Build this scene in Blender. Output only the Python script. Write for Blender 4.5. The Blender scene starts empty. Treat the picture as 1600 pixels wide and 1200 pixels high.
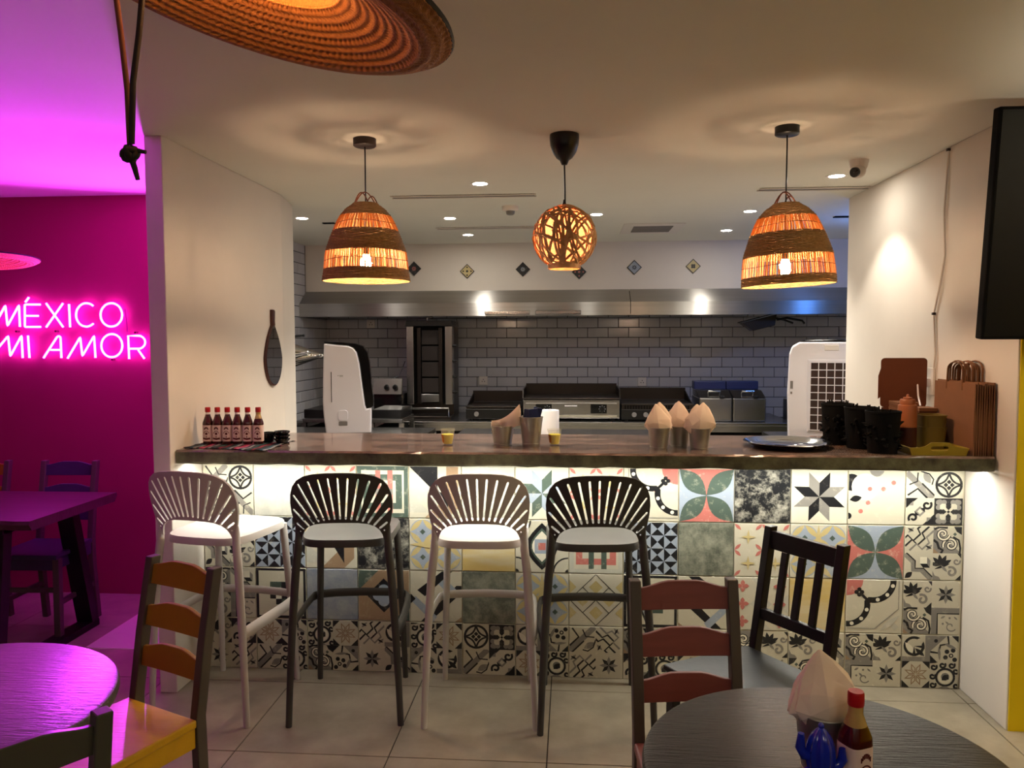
import bpy, bmesh, math, random
from mathutils import Vector, Matrix
from mathutils.geometry import delaunay_2d_cdt
SC = bpy.context.scene
COL = SC.collection
PI = math.pi
random.seed(7)

# ------------------------------------------------------------------ camera
def look_matrix(yaw, pitch, roll, loc):
    f = Vector((-math.sin(yaw) * math.cos(pitch), math.cos(yaw) * math.cos(pitch), -math.sin(pitch)))
    r = Vector((math.cos(yaw), math.sin(yaw), 0))
    u = r.cross(f)
    r, u = r * math.cos(roll) + u * math.sin(roll), u * math.cos(roll) - r * math.sin(roll)
    m = Matrix((r, u, -f)).transposed().to_4x4()
    m.translation = loc
    return m
cam_d = bpy.data.cameras.new('camera')
cam_d.sensor_fit = 'HORIZONTAL'; cam_d.sensor_width = 36.0
cam_d.lens = 36.0 * 1202.0 / 1600.0
cam_d.clip_start = 0.05; cam_d.clip_end = 60
cam = bpy.data.objects.new('camera', cam_d); COL.objects.link(cam)
cam.matrix_world = look_matrix(0.0769, 0.0570, -0.0033, (0, 0, 1.548))
SC.camera = cam

# ------------------------------------------------------------------ world, exposure, light levels
w = bpy.data.worlds.new('night'); SC.world = w; w.use_nodes = True
w.node_tree.nodes['Background'].inputs[0].default_value = (0.9, 0.75, 0.6, 1)
w.node_tree.nodes['Background'].inputs[1].default_value = 0.02
SC.view_settings.view_transform = 'Standard'; SC.view_settings.look = 'None'
SC.view_settings.gamma = 1; SC.view_settings.use_curve_mapping = False
SC.view_settings.exposure = 0.5
try:
    SC.cycles.use_denoising = True
    SC.cycles.max_bounces = 10; SC.cycles.diffuse_bounces = 5; SC.cycles.transmission_bounces = 8
    SC.cycles.sample_clamp_indirect = 6.0
    SC.cycles.caustics_reflective = False; SC.cycles.caustics_refractive = False
except Exception:
    pass
LED_STRIP = 122.0       # under the counter
NEON = 18.0
BULB = 430.0           # the three bar pendants
DOWN = 76.0            # kitchen downlights, watts
ROOM = 4.0             # warm dining room lamps behind the camera, watts
CEILING_FILL = 95.0         # added fill aimed up at the dining-room ceiling, watts
CEILING_FILL = 95.0          # upward ceiling fill, added without fittings, watts
HATLAMP = 190.0        # small warm bulb under the near hat
BLUE = 10.0
MAGENTA = 190.0       # compact LED spotlight by the sign

def lamp(name, kind, loc, power, color, parent=None, size=0.03, spot=None, blend=0.5, rot=None):
    d = bpy.data.lights.new(name, kind); d.energy = power; d.color = color
    if kind in ('POINT', 'SPOT'): d.shadow_soft_size = size
    if kind == 'SPOT': d.spot_size = spot; d.spot_blend = blend
    o = bpy.data.objects.new(name, d); COL.objects.link(o); o.location = loc
    if rot: o.rotation_euler = rot
    if parent: o.parent = parent
    return o

# ------------------------------------------------------------------ materials
def lin(c):
    return tuple((x / 255 / 12.92) if x / 255 <= 0.04045 else ((x / 255 + 0.055) / 1.055) ** 2.4 for x in c[:3]) + (1.0,)
MATS = {}
def mat(name, col, rough=0.5, metal=0.0, var=0.0, vscale=6.0, stretch=(1, 1, 1), bump=0.0, bscale=60.0, bstretch=None, col2=None,
        trans=0.0, ior=1.45, emit=None, estr=0.0, coat=0.0, aniso=0.0, space='pos', thr=None, spec=0.5, translucent=0.0, alpha=1.0, detail=6.0, rvar=0.0, tangent=None):
    if name in MATS: return MATS[name]
    m = bpy.data.materials.new(name); m.use_nodes = True; MATS[name] = m
    nt = m.node_tree; N = nt.nodes; L = nt.links
    b = N['Principled BSDF']
    c = lin(col)
    b.inputs['Base Color'].default_value = c
    b.inputs['Roughness'].default_value = rough; b.inputs['Metallic'].default_value = metal
    b.inputs['IOR'].default_value = ior; b.inputs['Transmission Weight'].default_value = trans
    b.inputs['Coat Weight'].default_value = coat; b.inputs['Coat Roughness'].default_value = 0.08
    b.inputs['Specular IOR Level'].default_value = spec; b.inputs['Alpha'].default_value = alpha
    if aniso:
        b.inputs['Anisotropic'].default_value = aniso
        if tangent:
            tv_ = N.new('ShaderNodeCombineXYZ')
            for i_ in range(3): tv_.inputs[i_].default_value = tangent[i_]
            L.new(tv_.outputs[0], b.inputs['Tangent'])
    if emit:
        b.inputs['Emission Color'].default_value = lin(emit); b.inputs['Emission Strength'].default_value = estr
    src = None
    if var or bump or col2 or rvar:
        if space == 'pos':
            g = N.new('ShaderNodeNewGeometry'); src = g.outputs['Position']
        else:
            g = N.new('ShaderNodeTexCoord'); src = g.outputs['Object']
    def noise(scale, st, det=detail):
        mp = N.new('ShaderNodeMapping'); mp.inputs['Scale'].default_value = st
        L.new(src, mp.inputs['Vector'])
        n = N.new('ShaderNodeTexNoise'); n.inputs['Scale'].default_value = scale; n.inputs['Detail'].default_value = det
        n.inputs['Roughness'].default_value = 0.6 if det < 10 else 0.74
        L.new(mp.outputs['Vector'], n.inputs['Vector'])
        return n
    if var or col2:
        n = noise(vscale, stretch)
        r = N.new('ShaderNodeValToRGB')
        lo, hi = thr if thr else (0.3, 0.7)
        r.color_ramp.elements[0].position = lo; r.color_ramp.elements[1].position = hi
        if col2:
            r.color_ramp.elements[0].color = c; r.color_ramp.elements[1].color = lin(col2)
        else:
            r.color_ramp.elements[0].color = tuple(max(0, x * (1 - var)) for x in c[:3]) + (1,)
            r.color_ramp.elements[1].color = tuple(min(1, x * (1 + var)) for x in c[:3]) + (1,)
        L.new(n.outputs['Fac'], r.inputs['Fac']); L.new(r.outputs['Color'], b.inputs['Base Color'])
        if rvar:
            mr = N.new('ShaderNodeMapRange'); mr.inputs['To Min'].default_value = max(0, rough - rvar); mr.inputs['To Max'].default_value = min(1, rough + rvar)
            L.new(n.outputs['Fac'], mr.inputs['Value']); L.new(mr.outputs['Result'], b.inputs['Roughness'])
    if bump:
        n2 = noise(bscale, bstretch or stretch, 4.0)
        bp = N.new('ShaderNodeBump'); bp.inputs['Strength'].default_value = bump; bp.inputs['Distance'].default_value = 0.01
        L.new(n2.outputs['Fac'], bp.inputs['Height']); L.new(bp.outputs['Normal'], b.inputs['Normal'])
    if translucent:
        t = N.new('ShaderNodeBsdfTranslucent'); t.inputs['Color'].default_value = c
        mx = N.new('ShaderNodeMixShader'); mx.inputs['Fac'].default_value = translucent
        L.new(b.outputs['BSDF'], mx.inputs[1]); L.new(t.outputs['BSDF'], mx.inputs[2])
        L.new(mx.outputs['Shader'], N['Material Output'].inputs['Surface'])
    return m

def emitter(name, col, strength):
    m = bpy.data.materials.new(name); m.use_nodes = True
    nt = m.node_tree; nt.nodes.remove(nt.nodes['Principled BSDF'])
    e = nt.nodes.new('ShaderNodeEmission'); e.inputs['Color'].default_value = tuple(col) + (1,); e.inputs['Strength'].default_value = strength
    nt.links.new(e.outputs['Emission'], nt.nodes['Material Output'].inputs['Surface'])
    MATS[name] = m
    return m

def stripes_mat(name, cols, axis, period, rough=0.85, phase=0.0):
    m = bpy.data.materials.new(name); m.use_nodes = True; MATS[name] = m
    nt = m.node_tree; N = nt.nodes; L = nt.links; b = N['Principled BSDF']; b.inputs['Roughness'].default_value = rough
    tc = N.new('ShaderNodeTexCoord'); sx = N.new('ShaderNodeSeparateXYZ'); L.new(tc.outputs['Object'], sx.inputs[0])
    d = N.new('ShaderNodeMath'); d.operation = 'MULTIPLY_ADD'; d.inputs[1].default_value = 1.0 / period; d.inputs[2].default_value = phase
    L.new(sx.outputs[axis], d.inputs[0])
    fr = N.new('ShaderNodeMath'); fr.operation = 'FRACT'; L.new(d.outputs[0], fr.inputs[0])
    r = N.new('ShaderNodeValToRGB'); r.color_ramp.interpolation = 'CONSTANT'
    e = r.color_ramp.elements
    while len(e) < len(cols): e.new(0.5)
    for i, c in enumerate(cols): e[i].position = i / len(cols); e[i].color = lin(c)
    L.new(fr.outputs[0], r.inputs['Fac']); L.new(r.outputs['Color'], b.inputs['Base Color'])
    return m

def weave_mat(name, c1, c2, scale=90.0, rough=0.7, translucent=0.0, bump=0.6):
    """straw braid: short slanted strands, by two crossed wave textures"""
    m = bpy.data.materials.new(name); m.use_nodes = True; MATS[name] = m
    nt = m.node_tree; N = nt.nodes; L = nt.links; b = N['Principled BSDF']; b.inputs['Roughness'].default_value = rough
    uv = N.new('ShaderNodeUVMap')
    w1 = N.new('ShaderNodeTexWave'); w1.wave_type = 'BANDS'; w1.bands_direction = 'DIAGONAL'; w1.inputs['Scale'].default_value = scale
    w1.inputs['Distortion'].default_value = 1.5; w1.inputs['Detail'].default_value = 2
    L.new(uv.outputs['UV'], w1.inputs['Vector'])
    n = N.new('ShaderNodeTexNoise'); n.inputs['Scale'].default_value = scale * 0.6; n.inputs['Detail'].default_value = 3
    L.new(uv.outputs['UV'], n.inputs['Vector'])
    mul = N.new('ShaderNodeMath'); mul.operation = 'MULTIPLY'; L.new(w1.outputs['Fac'], mul.inputs[0]); L.new(n.outputs['Fac'], mul.inputs[1])
    r = N.new('ShaderNodeValToRGB'); r.color_ramp.elements[0].position = 0.05; r.color_ramp.elements[1].position = 0.5
    r.color_ramp.elements[0].color = lin(c1); r.color_ramp.elements[1].color = lin(c2)
    L.new(mul.outputs[0], r.inputs['Fac']); L.new(r.outputs['Color'], b.inputs['Base Color'])
    bp = N.new('ShaderNodeBump'); bp.inputs['Strength'].default_value = bump; bp.inputs['Distance'].default_value = 0.004
    L.new(mul.outputs[0], bp.inputs['Height']); L.new(bp.outputs['Normal'], b.inputs['Normal'])
    return m

# setting
mat('plaster_white', (222, 214, 202), 0.85, var=0.04, vscale=1.7, bump=0.05, bscale=14)
mat('ceiling_paint', (224, 221, 208), 0.9, var=0.04, vscale=0.9, bump=0.04, bscale=9)
mat('pink_paint', (148, 32, 82), 0.8, var=0.06, vscale=1.2)
mat('yellow_paint', (226, 196, 0), 0.7, var=0.05, vscale=1.5)
mat('dark_paint', (62, 54, 48), 0.9)
mat('floor_tile', (150, 140, 121), 0.42, var=0.26, vscale=5.5, bump=0.04, bscale=40, detail=9, thr=(0.25, 0.75), rvar=0.08)
mat('floor_grout', (44, 38, 32), 0.9)
mat('subway', (188, 187, 190), 0.14, var=0.05, vscale=2.5)
mat('subway_grout', (60, 57, 58), 0.9)
mat('bar_grout', (200, 194, 172), 0.9)
mat('counter_concrete', (146, 122, 110), 0.24, col2=(76, 62, 56), vscale=6, stretch=(0.6, 1.5, 1), thr=(0.40, 0.60), detail=10, bump=0.06, bscale=30, coat=0.5, rvar=0.1)
mat('counter_side', (122, 122, 90), 0.55, col2=(56, 50, 40), vscale=11, thr=(0.3, 0.7), bump=0.3, bscale=40)
# furniture
mat('stool_white', (194, 188, 181), 0.5)
mat('stool_charcoal', (62, 60, 56), 0.5)
mat('chair_grey', (78, 70, 62), 0.45, var=0.1, vscale=20, stretch=(1, 1, .2))
mat('chair_yellow', (206, 160, 14), 0.35, var=0.08, vscale=14, stretch=(.3, 1, 1), bump=0.12, bscale=60, bstretch=(.2, 3, 3))
mat('chair_amber', (150, 106, 22), 0.4, var=0.08, vscale=14)
mat('chair_red', (124, 66, 60), 0.42, var=0.1, vscale=16, stretch=(.3, 1, 3))
mat('chair_blue', (54, 50, 76), 0.4, var=0.08, vscale=14)
mat('chair_black', (20, 19, 19), 0.34, var=0.15, vscale=30, bump=0.05, bscale=80)
mat('chair_olive', (66, 66, 56), 0.4)
mat('table_dark', (27, 22, 20), 0.33, var=0.25, vscale=14, stretch=(.5, 4, 1), bump=0.32, bscale=38, bstretch=(.35, 4, 1))
mat('table_slab', (74, 46, 52), 0.35, var=0.25, vscale=7, stretch=(.3, 4, 1), bump=0.1, bscale=20, bstretch=(.3, 4, 1))
mat('table_pale', (84, 74, 70), 0.36, var=0.12, vscale=12, stretch=(.6, 4, 1), bump=0.24, bscale=40, bstretch=(.4, 4, 1))
mat('black_steel', (14, 13, 13), 0.45, 0.0)
# metals
mat('steel', (150, 148, 146), 0.26, 1.0, var=0.08, vscale=4, stretch=(.15, 1, 12))
mat('steel_hood', (186, 184, 180), 0.37, 1.0, var=0.08, vscale=4, stretch=(.15, 1, 12), aniso=1.0, tangent=(0, 0, 1))
mat('steel_plain', (158, 157, 156), 0.25, 1.0)
mat('steel_dark', (62, 57, 54), 0.35, 1.0)
mat('chrome', (216, 214, 210), 0.08, 1.0)
mat('galvanised', (166, 164, 154), 0.38, 0.85, var=0.08, vscale=20)
mat('black_plastic', (12, 12, 13), 0.3)
mat('black_gloss', (8, 8, 9), 0.16)
mat('black_matte', (5, 5, 5), 0.85, spec=0.2)
mat('burner_dark', (30, 21, 18), 0.6)
mat('white_plastic', (226, 222, 226), 0.3)
mat('grey_plastic', (120, 116, 112), 0.5)
mat('brown_metal', (52, 34, 28), 0.45)
mat('mirror_glass', (200, 200, 200), 0.02, 1.0)
mat('dark_wood', (66, 28, 16), 0.35, var=0.2, vscale=30)
# straw and paper
weave_mat('straw_hat', (120, 62, 22), (226, 150, 74), 40.0, bump=0.5)
mat('rattan', (158, 124, 76), 0.7, var=0.3, vscale=70, translucent=0.12)
mat('reed', (222, 168, 108), 0.65, var=0.15, vscale=60, translucent=0.6)
mat('bamboo', (206, 160, 106), 0.6, var=0.2, vscale=30, translucent=0.1)
mat('lamp_liner', (232, 170, 130), 0.7, var=0.08, vscale=20, translucent=0.35)
mat('twine', (110, 62, 44), 0.8)
mat('leather_cord', (24, 15, 12), 0.7)
mat('kraft', (124, 82, 52), 0.85, var=0.07, vscale=9)
mat('kraft_brown', (96, 48, 22), 0.8, var=0.06, vscale=9)
mat('kraft_yellow', (118, 98, 42), 0.75, var=0.05, vscale=9)
mat('yellow_tray', (164, 142, 44), 0.5)
mat('napkin_paper', (252, 232, 212), 0.9, var=0.04, vscale=20, translucent=0.15)
mat('paper_white', (238, 236, 236), 0.9)
mat('sauce', (66, 10, 5), 0.25, coat=0.6)
mat('glass_neck', (206, 172, 104), 0.12, alpha=0.75, coat=0.6)
mat('red_cap', (176, 16, 24), 0.35)
mat('label_paper', (232, 206, 196), 0.7)
mat('label_ink', (88, 20, 22), 0.7)
mat('label_white', (236, 228, 222), 0.7)
mat('glass', (232, 238, 232), 0.05, alpha=0.14, coat=0.5)
mat('yellow_wax', (246, 228, 36), 0.35, var=0.05, vscale=30)
mat('amber_label', (196, 124, 20), 0.6)
mat('navy_pack', (24, 34, 82), 0.4)
mat('orange_plastic', (158, 92, 54), 0.4)
mat('sauce_purple', (58, 20, 22), 0.4)
mat('cobalt', (22, 42, 170), 0.08, coat=0.8)
mat('red_sign', (190, 20, 30), 0.5)
mat('off_white', (222, 214, 204), 0.6)
mat('neon_back', (150, 20, 120), 0.3)
mat('dark_lens', (6, 6, 8), 0.05)
emitter('led_white', (1.0, 0.985, 0.90), LED_STRIP)
emitter('neon_tube', (0.90, 0.045, 1.0), NEON)
emitter('bulb_warm', (1.0, 0.67, 0.42), BULB)
emitter('downlight_lens', (1.0, 0.93, 0.82), 150.0)
emitter('ball_bulb', (1.0, 0.56, 0.30), BULB * 0.35)
emitter('hat_bulb', (1.0, 0.50, 0.20), HATLAMP)

# ------------------------------------------------------------------ mesh builder
class MB:
    def __init__(s): s.v = []; s.f = []; s.m = []; s.uv = None
    def add(s, vs, fs, mi=0):
        o = len(s.v); s.v.extend([tuple(p) for p in vs])
        for f in fs: s.f.append(tuple(i + o for i in f)); s.m.append(mi)
        return s
    def box(s, x0, x1, y0, y1, z0, z1, mi=0, M=None):
        vs = [Vector(p) for p in ((x0, y0, z0), (x1, y0, z0), (x1, y1, z0), (x0, y1, z0), (x0, y0, z1), (x1, y0, z1), (x1, y1, z1), (x0, y1, z1))]
        if M is not None: vs = [M @ p for p in vs]
        return s.add(vs, [(0, 3, 2, 1), (4, 5, 6, 7), (0, 1, 5, 4), (1, 2, 6, 5), (2, 3, 7, 6), (3, 0, 4, 7)], mi)
    def beam(s, a, b, w, d, mi=0, ref=(0, 1, 0)):
        """rectangular bar from a to b; w across, d along ref"""
        a = Vector(a); b = Vector(b); t = (b - a).normalized(); rf = Vector(ref)
        x = t.cross(rf).normalized(); y = x.cross(t).normalized()
        vs = []
        for p in (a, b):
            for i, j in ((-1, -1), (1, -1), (1, 1), (-1, 1)): vs.append(p + x * (i * w / 2) + y * (j * d / 2))
        return s.add(vs, [(3, 2, 1, 0), (4, 5, 6, 7), (0, 1, 5, 4), (1, 2, 6, 5), (2, 3, 7, 6), (3, 0, 4, 7)], mi)
    def lathe(s, prof, n=24, c=(0, 0, 0), mi=0, M=None, cap0=False, cap1=False, a0=0.0, a1=2 * PI):
        full = abs(a1 - a0 - 2 * PI) < 1e-6
        k = n if full else n + 1
        vs = []
        for r, z in prof:
            for i in range(k):
                a = a0 + (a1 - a0) * i / n
                p = Vector((r * math.cos(a), r * math.sin(a), z))
                if M is not None: p = M @ p
                vs.append(p + Vector(c))
        fs = []
        for j in range(len(prof) - 1):
            for i in range(n):
                i2 = (i + 1) % k
                fs.append((j * k + i, j * k + i2, (j + 1) * k + i2, (j + 1) * k + i))
        if cap0: fs.append(tuple(range(k - 1, -1, -1)))
        if cap1: fs.append(tuple((len(prof) - 1) * k + i for i in range(k)))
        return s.add(vs, fs, mi)
    def tube(s, path, r, n=8, mi=0, closed=False, caps=True, sx=1.0, sy=1.0):
        P = [Vector(p) for p in path]; L = len(P)
        R = r if isinstance(r, (list, tuple)) else [r] * L
        T = []
        for i in range(L):
            if closed: t = P[(i + 1) % L] - P[i - 1]
            else: t = P[min(i + 1, L - 1)] - P[max(i - 1, 0)]
            T.append(t.normalized())
        ref = Vector((0, 0, 1)) if abs(T[0].z) < 0.9 else Vector((0, 1, 0))
        x = T[0].cross(ref).normalized()
        vs = []
        for i in range(L):
            x = (x - T[i] * x.dot(T[i]))
            x = x.normalized() if x.length > 1e-6 else T[i].orthogonal().normalized()
            y = T[i].cross(x)
            for k in range(n):
                a = 2 * PI * k / n
                vs.append(P[i] + x * (R[i] * sx * math.cos(a)) + y * (R[i] * sy * math.sin(a)))
        fs = []
        for i in range(L if closed else L - 1):
            j = (i + 1) % L
            for k in range(n): fs.append((i * n + k, i * n + (k + 1) % n, j * n + (k + 1) % n, j * n + k))
        if caps and not closed:
            fs.append(tuple(range(n - 1, -1, -1))); fs.append(tuple((L - 1) * n + k for k in range(n)))
        return s.add(vs, fs, mi)
    def prism(s, poly, d0, d1, axis='y', mi=0, M=None):
        """poly in the plane across axis: 'y' -> (x,z), 'z' -> (x,y), 'x' -> (y,z)"""
        n = len(poly); vs = []
        for d in (d0, d1):
            for a, b in poly:
                p = Vector({'y': (a, d, b), 'z': (a, b, d), 'x': (d, a, b)}[axis])
                vs.append(M @ p if M is not None else p)
        fs = [tuple(range(n)), tuple(range(2 * n - 1, n - 1, -1))]
        for i in range(n): j = (i + 1) % n; fs.append((i, i + n, j + n, j))
        return s.add(vs, fs, mi)
    def grid(s, fn, nu, nv, mi=0, wrap=False):
        vs = [fn(i / nu, j / nv) for j in range(nv + 1) for i in range(nu if wrap else nu + 1)]
        k = nu if wrap else nu + 1
        fs = [(j * k + i, j * k + (i + 1) % k, (j + 1) * k + (i + 1) % k, (j + 1) * k + i) for j in range(nv) for i in range(nu)]
        return s.add(vs, fs, mi)
    def build(s, name, mats, parent=None, smooth=None, bevel=0.0, seg=2, fix=True, loc=None):
        me = bpy.data.meshes.new(name)
        me.from_pydata([tuple(p) for p in s.v], [], s.f)
        if not isinstance(mats, (list, tuple)): mats = [mats]
        for m in mats: me.materials.append(MATS[m] if isinstance(m, str) else m)
        me.polygons.foreach_set('material_index', s.m)
        if fix:
            bm = bmesh.new(); bm.from_mesh(me); bmesh.ops.recalc_face_normals(bm, faces=bm.faces); bm.to_mesh(me); bm.free()
        if smooth:
            me.polygons.foreach_set('use_smooth', [True] * len(me.polygons))
            me.set_sharp_from_angle(angle=math.radians(smooth))
        me.update()
        o = bpy.data.objects.new(name, me); COL.objects.link(o)
        if loc: o.location = loc
        if parent: o.parent = parent
        if bevel:
            b = o.modifiers.new('bevel', 'BEVEL'); b.width = bevel; b.segments = seg; b.limit_method = 'ANGLE'; b.angle_limit = math.radians(40)
        return o

def tag(o, label, cat, group=None):
    o['label'] = label; o['category'] = cat
    if group: o['group'] = group
    return o
def structure(o): o['kind'] = 'structure'; return o
def thing(name, label, cat, loc=(0, 0, 0), rz=0.0, group=None):
    o = bpy.data.objects.new(name, None); o.empty_display_size = 0.1; COL.objects.link(o)
    o.location = loc; o.rotation_euler = (0, 0, rz)
    return tag(o, label, cat, group)
def copy_thing(src, label, loc, rz=0.0, group=None):
    r = src.copy(); COL.objects.link(r); r.location = loc; r.rotation_euler = (0, 0, rz); r['label'] = label
    if group: r['group'] = group
    for ch in list(src.children):
        c = ch.copy(); COL.objects.link(c); c.parent = r
        for g in list(ch.children):
            d = g.copy(); COL.objects.link(d); d.parent = c
    return r
def arc(cx, cy, r, a0, a1, n=12):
    return [(cx + r * math.cos(math.radians(a0 + (a1 - a0) * i / n)), cy + r * math.sin(math.radians(a0 + (a1 - a0) * i / n))) for i in range(n + 1)]
def rrect(x0, x1, y0, y1, r, n=5):
    return arc(x1 - r, y0 + r, r, -90, 0, n) + arc(x1 - r, y1 - r, r, 0, 90, n) + arc(x0 + r, y1 - r, r, 90, 180, n) + arc(x0 + r, y0 + r, r, 180, 270, n)

# ================================================================== THE SETTING
ZC = 2.418
floor = structure(MB().box(-5.2, 4.2, -2.6, 7.9, -0.12, -0.004).build('floor', 'floor_grout'))
FX, FY, FP, FQ = -1.267, 2.738, 0.5895, 0.588
tm = None
for i in range(-6, 6):
    for j in range(-5, 2 if i > -2 else 3):
        if tm is None:
            t = MB().box(0.0022, FP - 0.0022, 0.0022, FQ - 0.0022, -0.006, 0.0).build('floor_tile', 'floor_tile', floor, bevel=0.001, seg=1)
            tm = t
        else:
            t = tm.copy(); COL.objects.link(t)
        t.location = (FX + i * FP, FY + j * FQ, 0)
structure(MB().box(-2.448, 3.5, 3.63, 7.558, -0.004, 0.004).build('floor_kitchen', mat('kitchen_floor', (214, 208, 198), 0.4, var=.06, vscale=5)))
ceiling = structure(MB().box(-5.2, 4.2, -2.6, 7.9, ZC, ZC + 0.12).build('ceiling', 'ceiling_paint'))
# partition left of the bar: a thin end face, the long face towards the bar, then a slanted stub
structure(MB().prism([(-1.808, 3.185), (-1.73, 3.185), (-1.727, 4.52), (-1.79, 4.886), (-1.90, 4.886), (-1.808, 4.52)], 0, ZC, 'z').build('wall_left', 'plaster_white', bevel=0.004))
structure(MB().box(-5.1, -1.80, 4.45, 4.55, 0, ZC).build('wall_pink', 'pink_paint'))
structure(MB().box(1.715, 1.86, 3.10, 4.97, 0, ZC).build('wall_right', 'plaster_white', bevel=0.004))
structure(MB().box(1.722, 4.1, 3.095, 3.10, 0, ZC).box(1.86, 4.1, 3.10, 3.2, 0, ZC).build('wall_yellow', 'yellow_paint'))
structure(MB().box(-5.2, -5.1, -2.6, 4.5, 0, ZC).build('wall_dining_left', 'pink_paint'))
structure(MB().box(4.1, 4.2, -2.6, 3.2, 0, ZC).build('wall_dining_right', 'yellow_paint'))
structure(MB().box(-5.1, 4.1, -2.6, -2.5, 0, ZC).build('wall_behind', 'dark_paint'))
# kitchen shell
structure(MB().box(-2.54, -2.448, 4.55, 7.65, 0, ZC).build('wall_kitchen_left', 'subway_grout'))
structure(MB().box(-2.54, 3.6, 7.558, 7.66, 0, ZC).build('wall_back', 'subway_grout'))
structure(MB().box(3.5, 3.6, 3.2, 7.6, 0, ZC).build('wall_kitchen_right', 'plaster_white'))
structure(MB().box(-2.448, 3.5, 6.95, 7.05, 1.98, ZC).build('wall_bulkhead', 'plaster_white'))
# thin line where the plaster meets the tiled corner
structure(MB().box(-2.446, -2.434, 6.93, 6.95, 1.99, ZC).build('trim_1', 'grey_plastic'))

def chamfer_tile(w, h, d, ch):
    """front face towards -Y, chamfered edge, 9 faces"""
    mb = MB()
    a, b = w / 2, h / 2
    vs = [(-a, 0, -b), (a, 0, -b), (a, 0, b), (-a, 0, b), (-a, -d + ch * .5, -b), (a, -d + ch * .5, -b), (a, -d + ch * .5, b), (-a, -d + ch * .5, b),
          (-a + ch, -d, -b + ch), (a - ch, -d, -b + ch), (a - ch, -d, b - ch), (-a + ch, -d, b - ch)]
    fs = [(0, 1, 5, 4), (1, 2, 6, 5), (2, 3, 7, 6), (3, 0, 4, 7), (4, 5, 9, 8), (5, 6, 10, 9), (6, 7, 11, 10), (7, 4, 8, 11), (8, 9, 10, 11)]
    return mb.add(vs, fs)
TW, TH = 0.198, 0.0963
wb = bpy.data.objects['wall_back']; wk = bpy.data.objects['wall_kitchen_left']
t0 = chamfer_tile(TW - 0.005, TH - 0.005, 0.012, 0.004).build('tile', 'subway', wb, fix=False)
half = chamfer_tile(TW / 2 - 0.005, TH - 0.005, 0.012, 0.004).build('tile', 'subway', wb, fix=False)
first = [True, True]
def put(src, k, parent, loc, rz, sx=1.0):
    if first[k]: t = src; first[k] = False
    else: t = src.copy(); COL.objects.link(t)
    t.parent = parent; t.location = loc; t.scale = (sx, 1, 1); t.rotation_euler = (random.uniform(-.004, .004), 0, rz + random.uniform(-.004, .004))
for r in range(-3, 8):
    z = 1.089 + r * TH + TH / 2
    off = -1.028 if r % 2 == 1 else -0.929
    k0 = math.ceil((-2.448 - off) / TW - 1e-6)
    x = off + k0 * TW
    gap = x + 2.448
    if gap > 0.03:
        put(t0, 0, wb, (-2.448 + gap / 2, 7.558, z), 0, (gap - 0.004) / (TW - 0.005))
    while x + TW < 2.85:
        put(t0, 0, wb, (x + TW / 2, 7.558, z), 0); x += TW
for r in range(-3, 14):
    z = 1.089 + r * TH + TH / 2
    y = 7.546 - (0 if r % 2 else TW / 2)
    if r % 2 == 0: put(half, 1, wk, (-2.448, 7.546 - TW / 4, z), PI / 2)
    while y - TW > 5.3:
        put(t0, 0, wk, (-2.448, y - TW / 2, z), PI / 2); y -= TW

# ================================================================== THE BAR
# patterned tiles: every motif is drawn in a unit square and laid on its tile as thin inlaid pieces
INK = ['cream', 'ink_black', 'ink_grey', 'ink_green', 'ink_pink', 'ink_blue', 'ink_yellow', 'ink_white', 'ink_pale', 'ink_brown', 'ink_light']
CREAM = (208, 202, 180)
mat('cream', CREAM, 0.32, var=0.07, vscale=9, detail=8)
def ink(name, c, c2=CREAM, thr=(0.54, 0.68), sc=24): mat(name, c, 0.34, col2=c2, vscale=sc, thr=thr, detail=12)
ink('ink_black', (26, 26, 28), (110, 106, 98), (0.56, 0.72)); ink('ink_grey', (128, 124, 116), (170, 164, 146)); ink('ink_green', (74, 88, 78), (160, 160, 140))
ink('ink_pink', (184, 108, 98), (206, 180, 158)); ink('ink_blue', (150, 160, 172), (188, 186, 172)); ink('ink_yellow', (190, 172, 118), (198, 186, 150))
ink('ink_white', (226, 220, 198), (210, 204, 180)); ink('ink_pale', (196, 190, 168), (208, 202, 180)); ink('ink_brown', (150, 124, 96), (176, 156, 126)); ink('ink_light', (184, 182, 166), (205, 200, 182))
mat('plain_dark', (28, 29, 31), 0.32, col2=(176, 172, 156), vscale=17, thr=(0.47, 0.66), detail=14)
mat('plain_green', (86, 90, 78), 0.32, col2=(164, 164, 144), vscale=15, thr=(0.40, 0.72), detail=14)
mat('plain_grey', (176, 176, 164), 0.32, col2=(208, 206, 190), vscale=9, thr=(0.35, 0.65), detail=12)
mat('plain_blue', (122, 128, 140), 0.32, col2=(166, 166, 158), vscale=9, thr=(0.40, 0.7), detail=12)
mat('plain_yellow', (200, 174, 108), 0.32, col2=(206, 194, 158), vscale=5, stretch=(.4, 1, 2.2), thr=(0.4, 0.62), detail=6)
KI = {n: i for i, n in enumerate(['base', 'black', 'grey', 'green', 'pink', 'blue', 'yellow', 'white', 'pale', 'brown', 'light'])}

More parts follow.
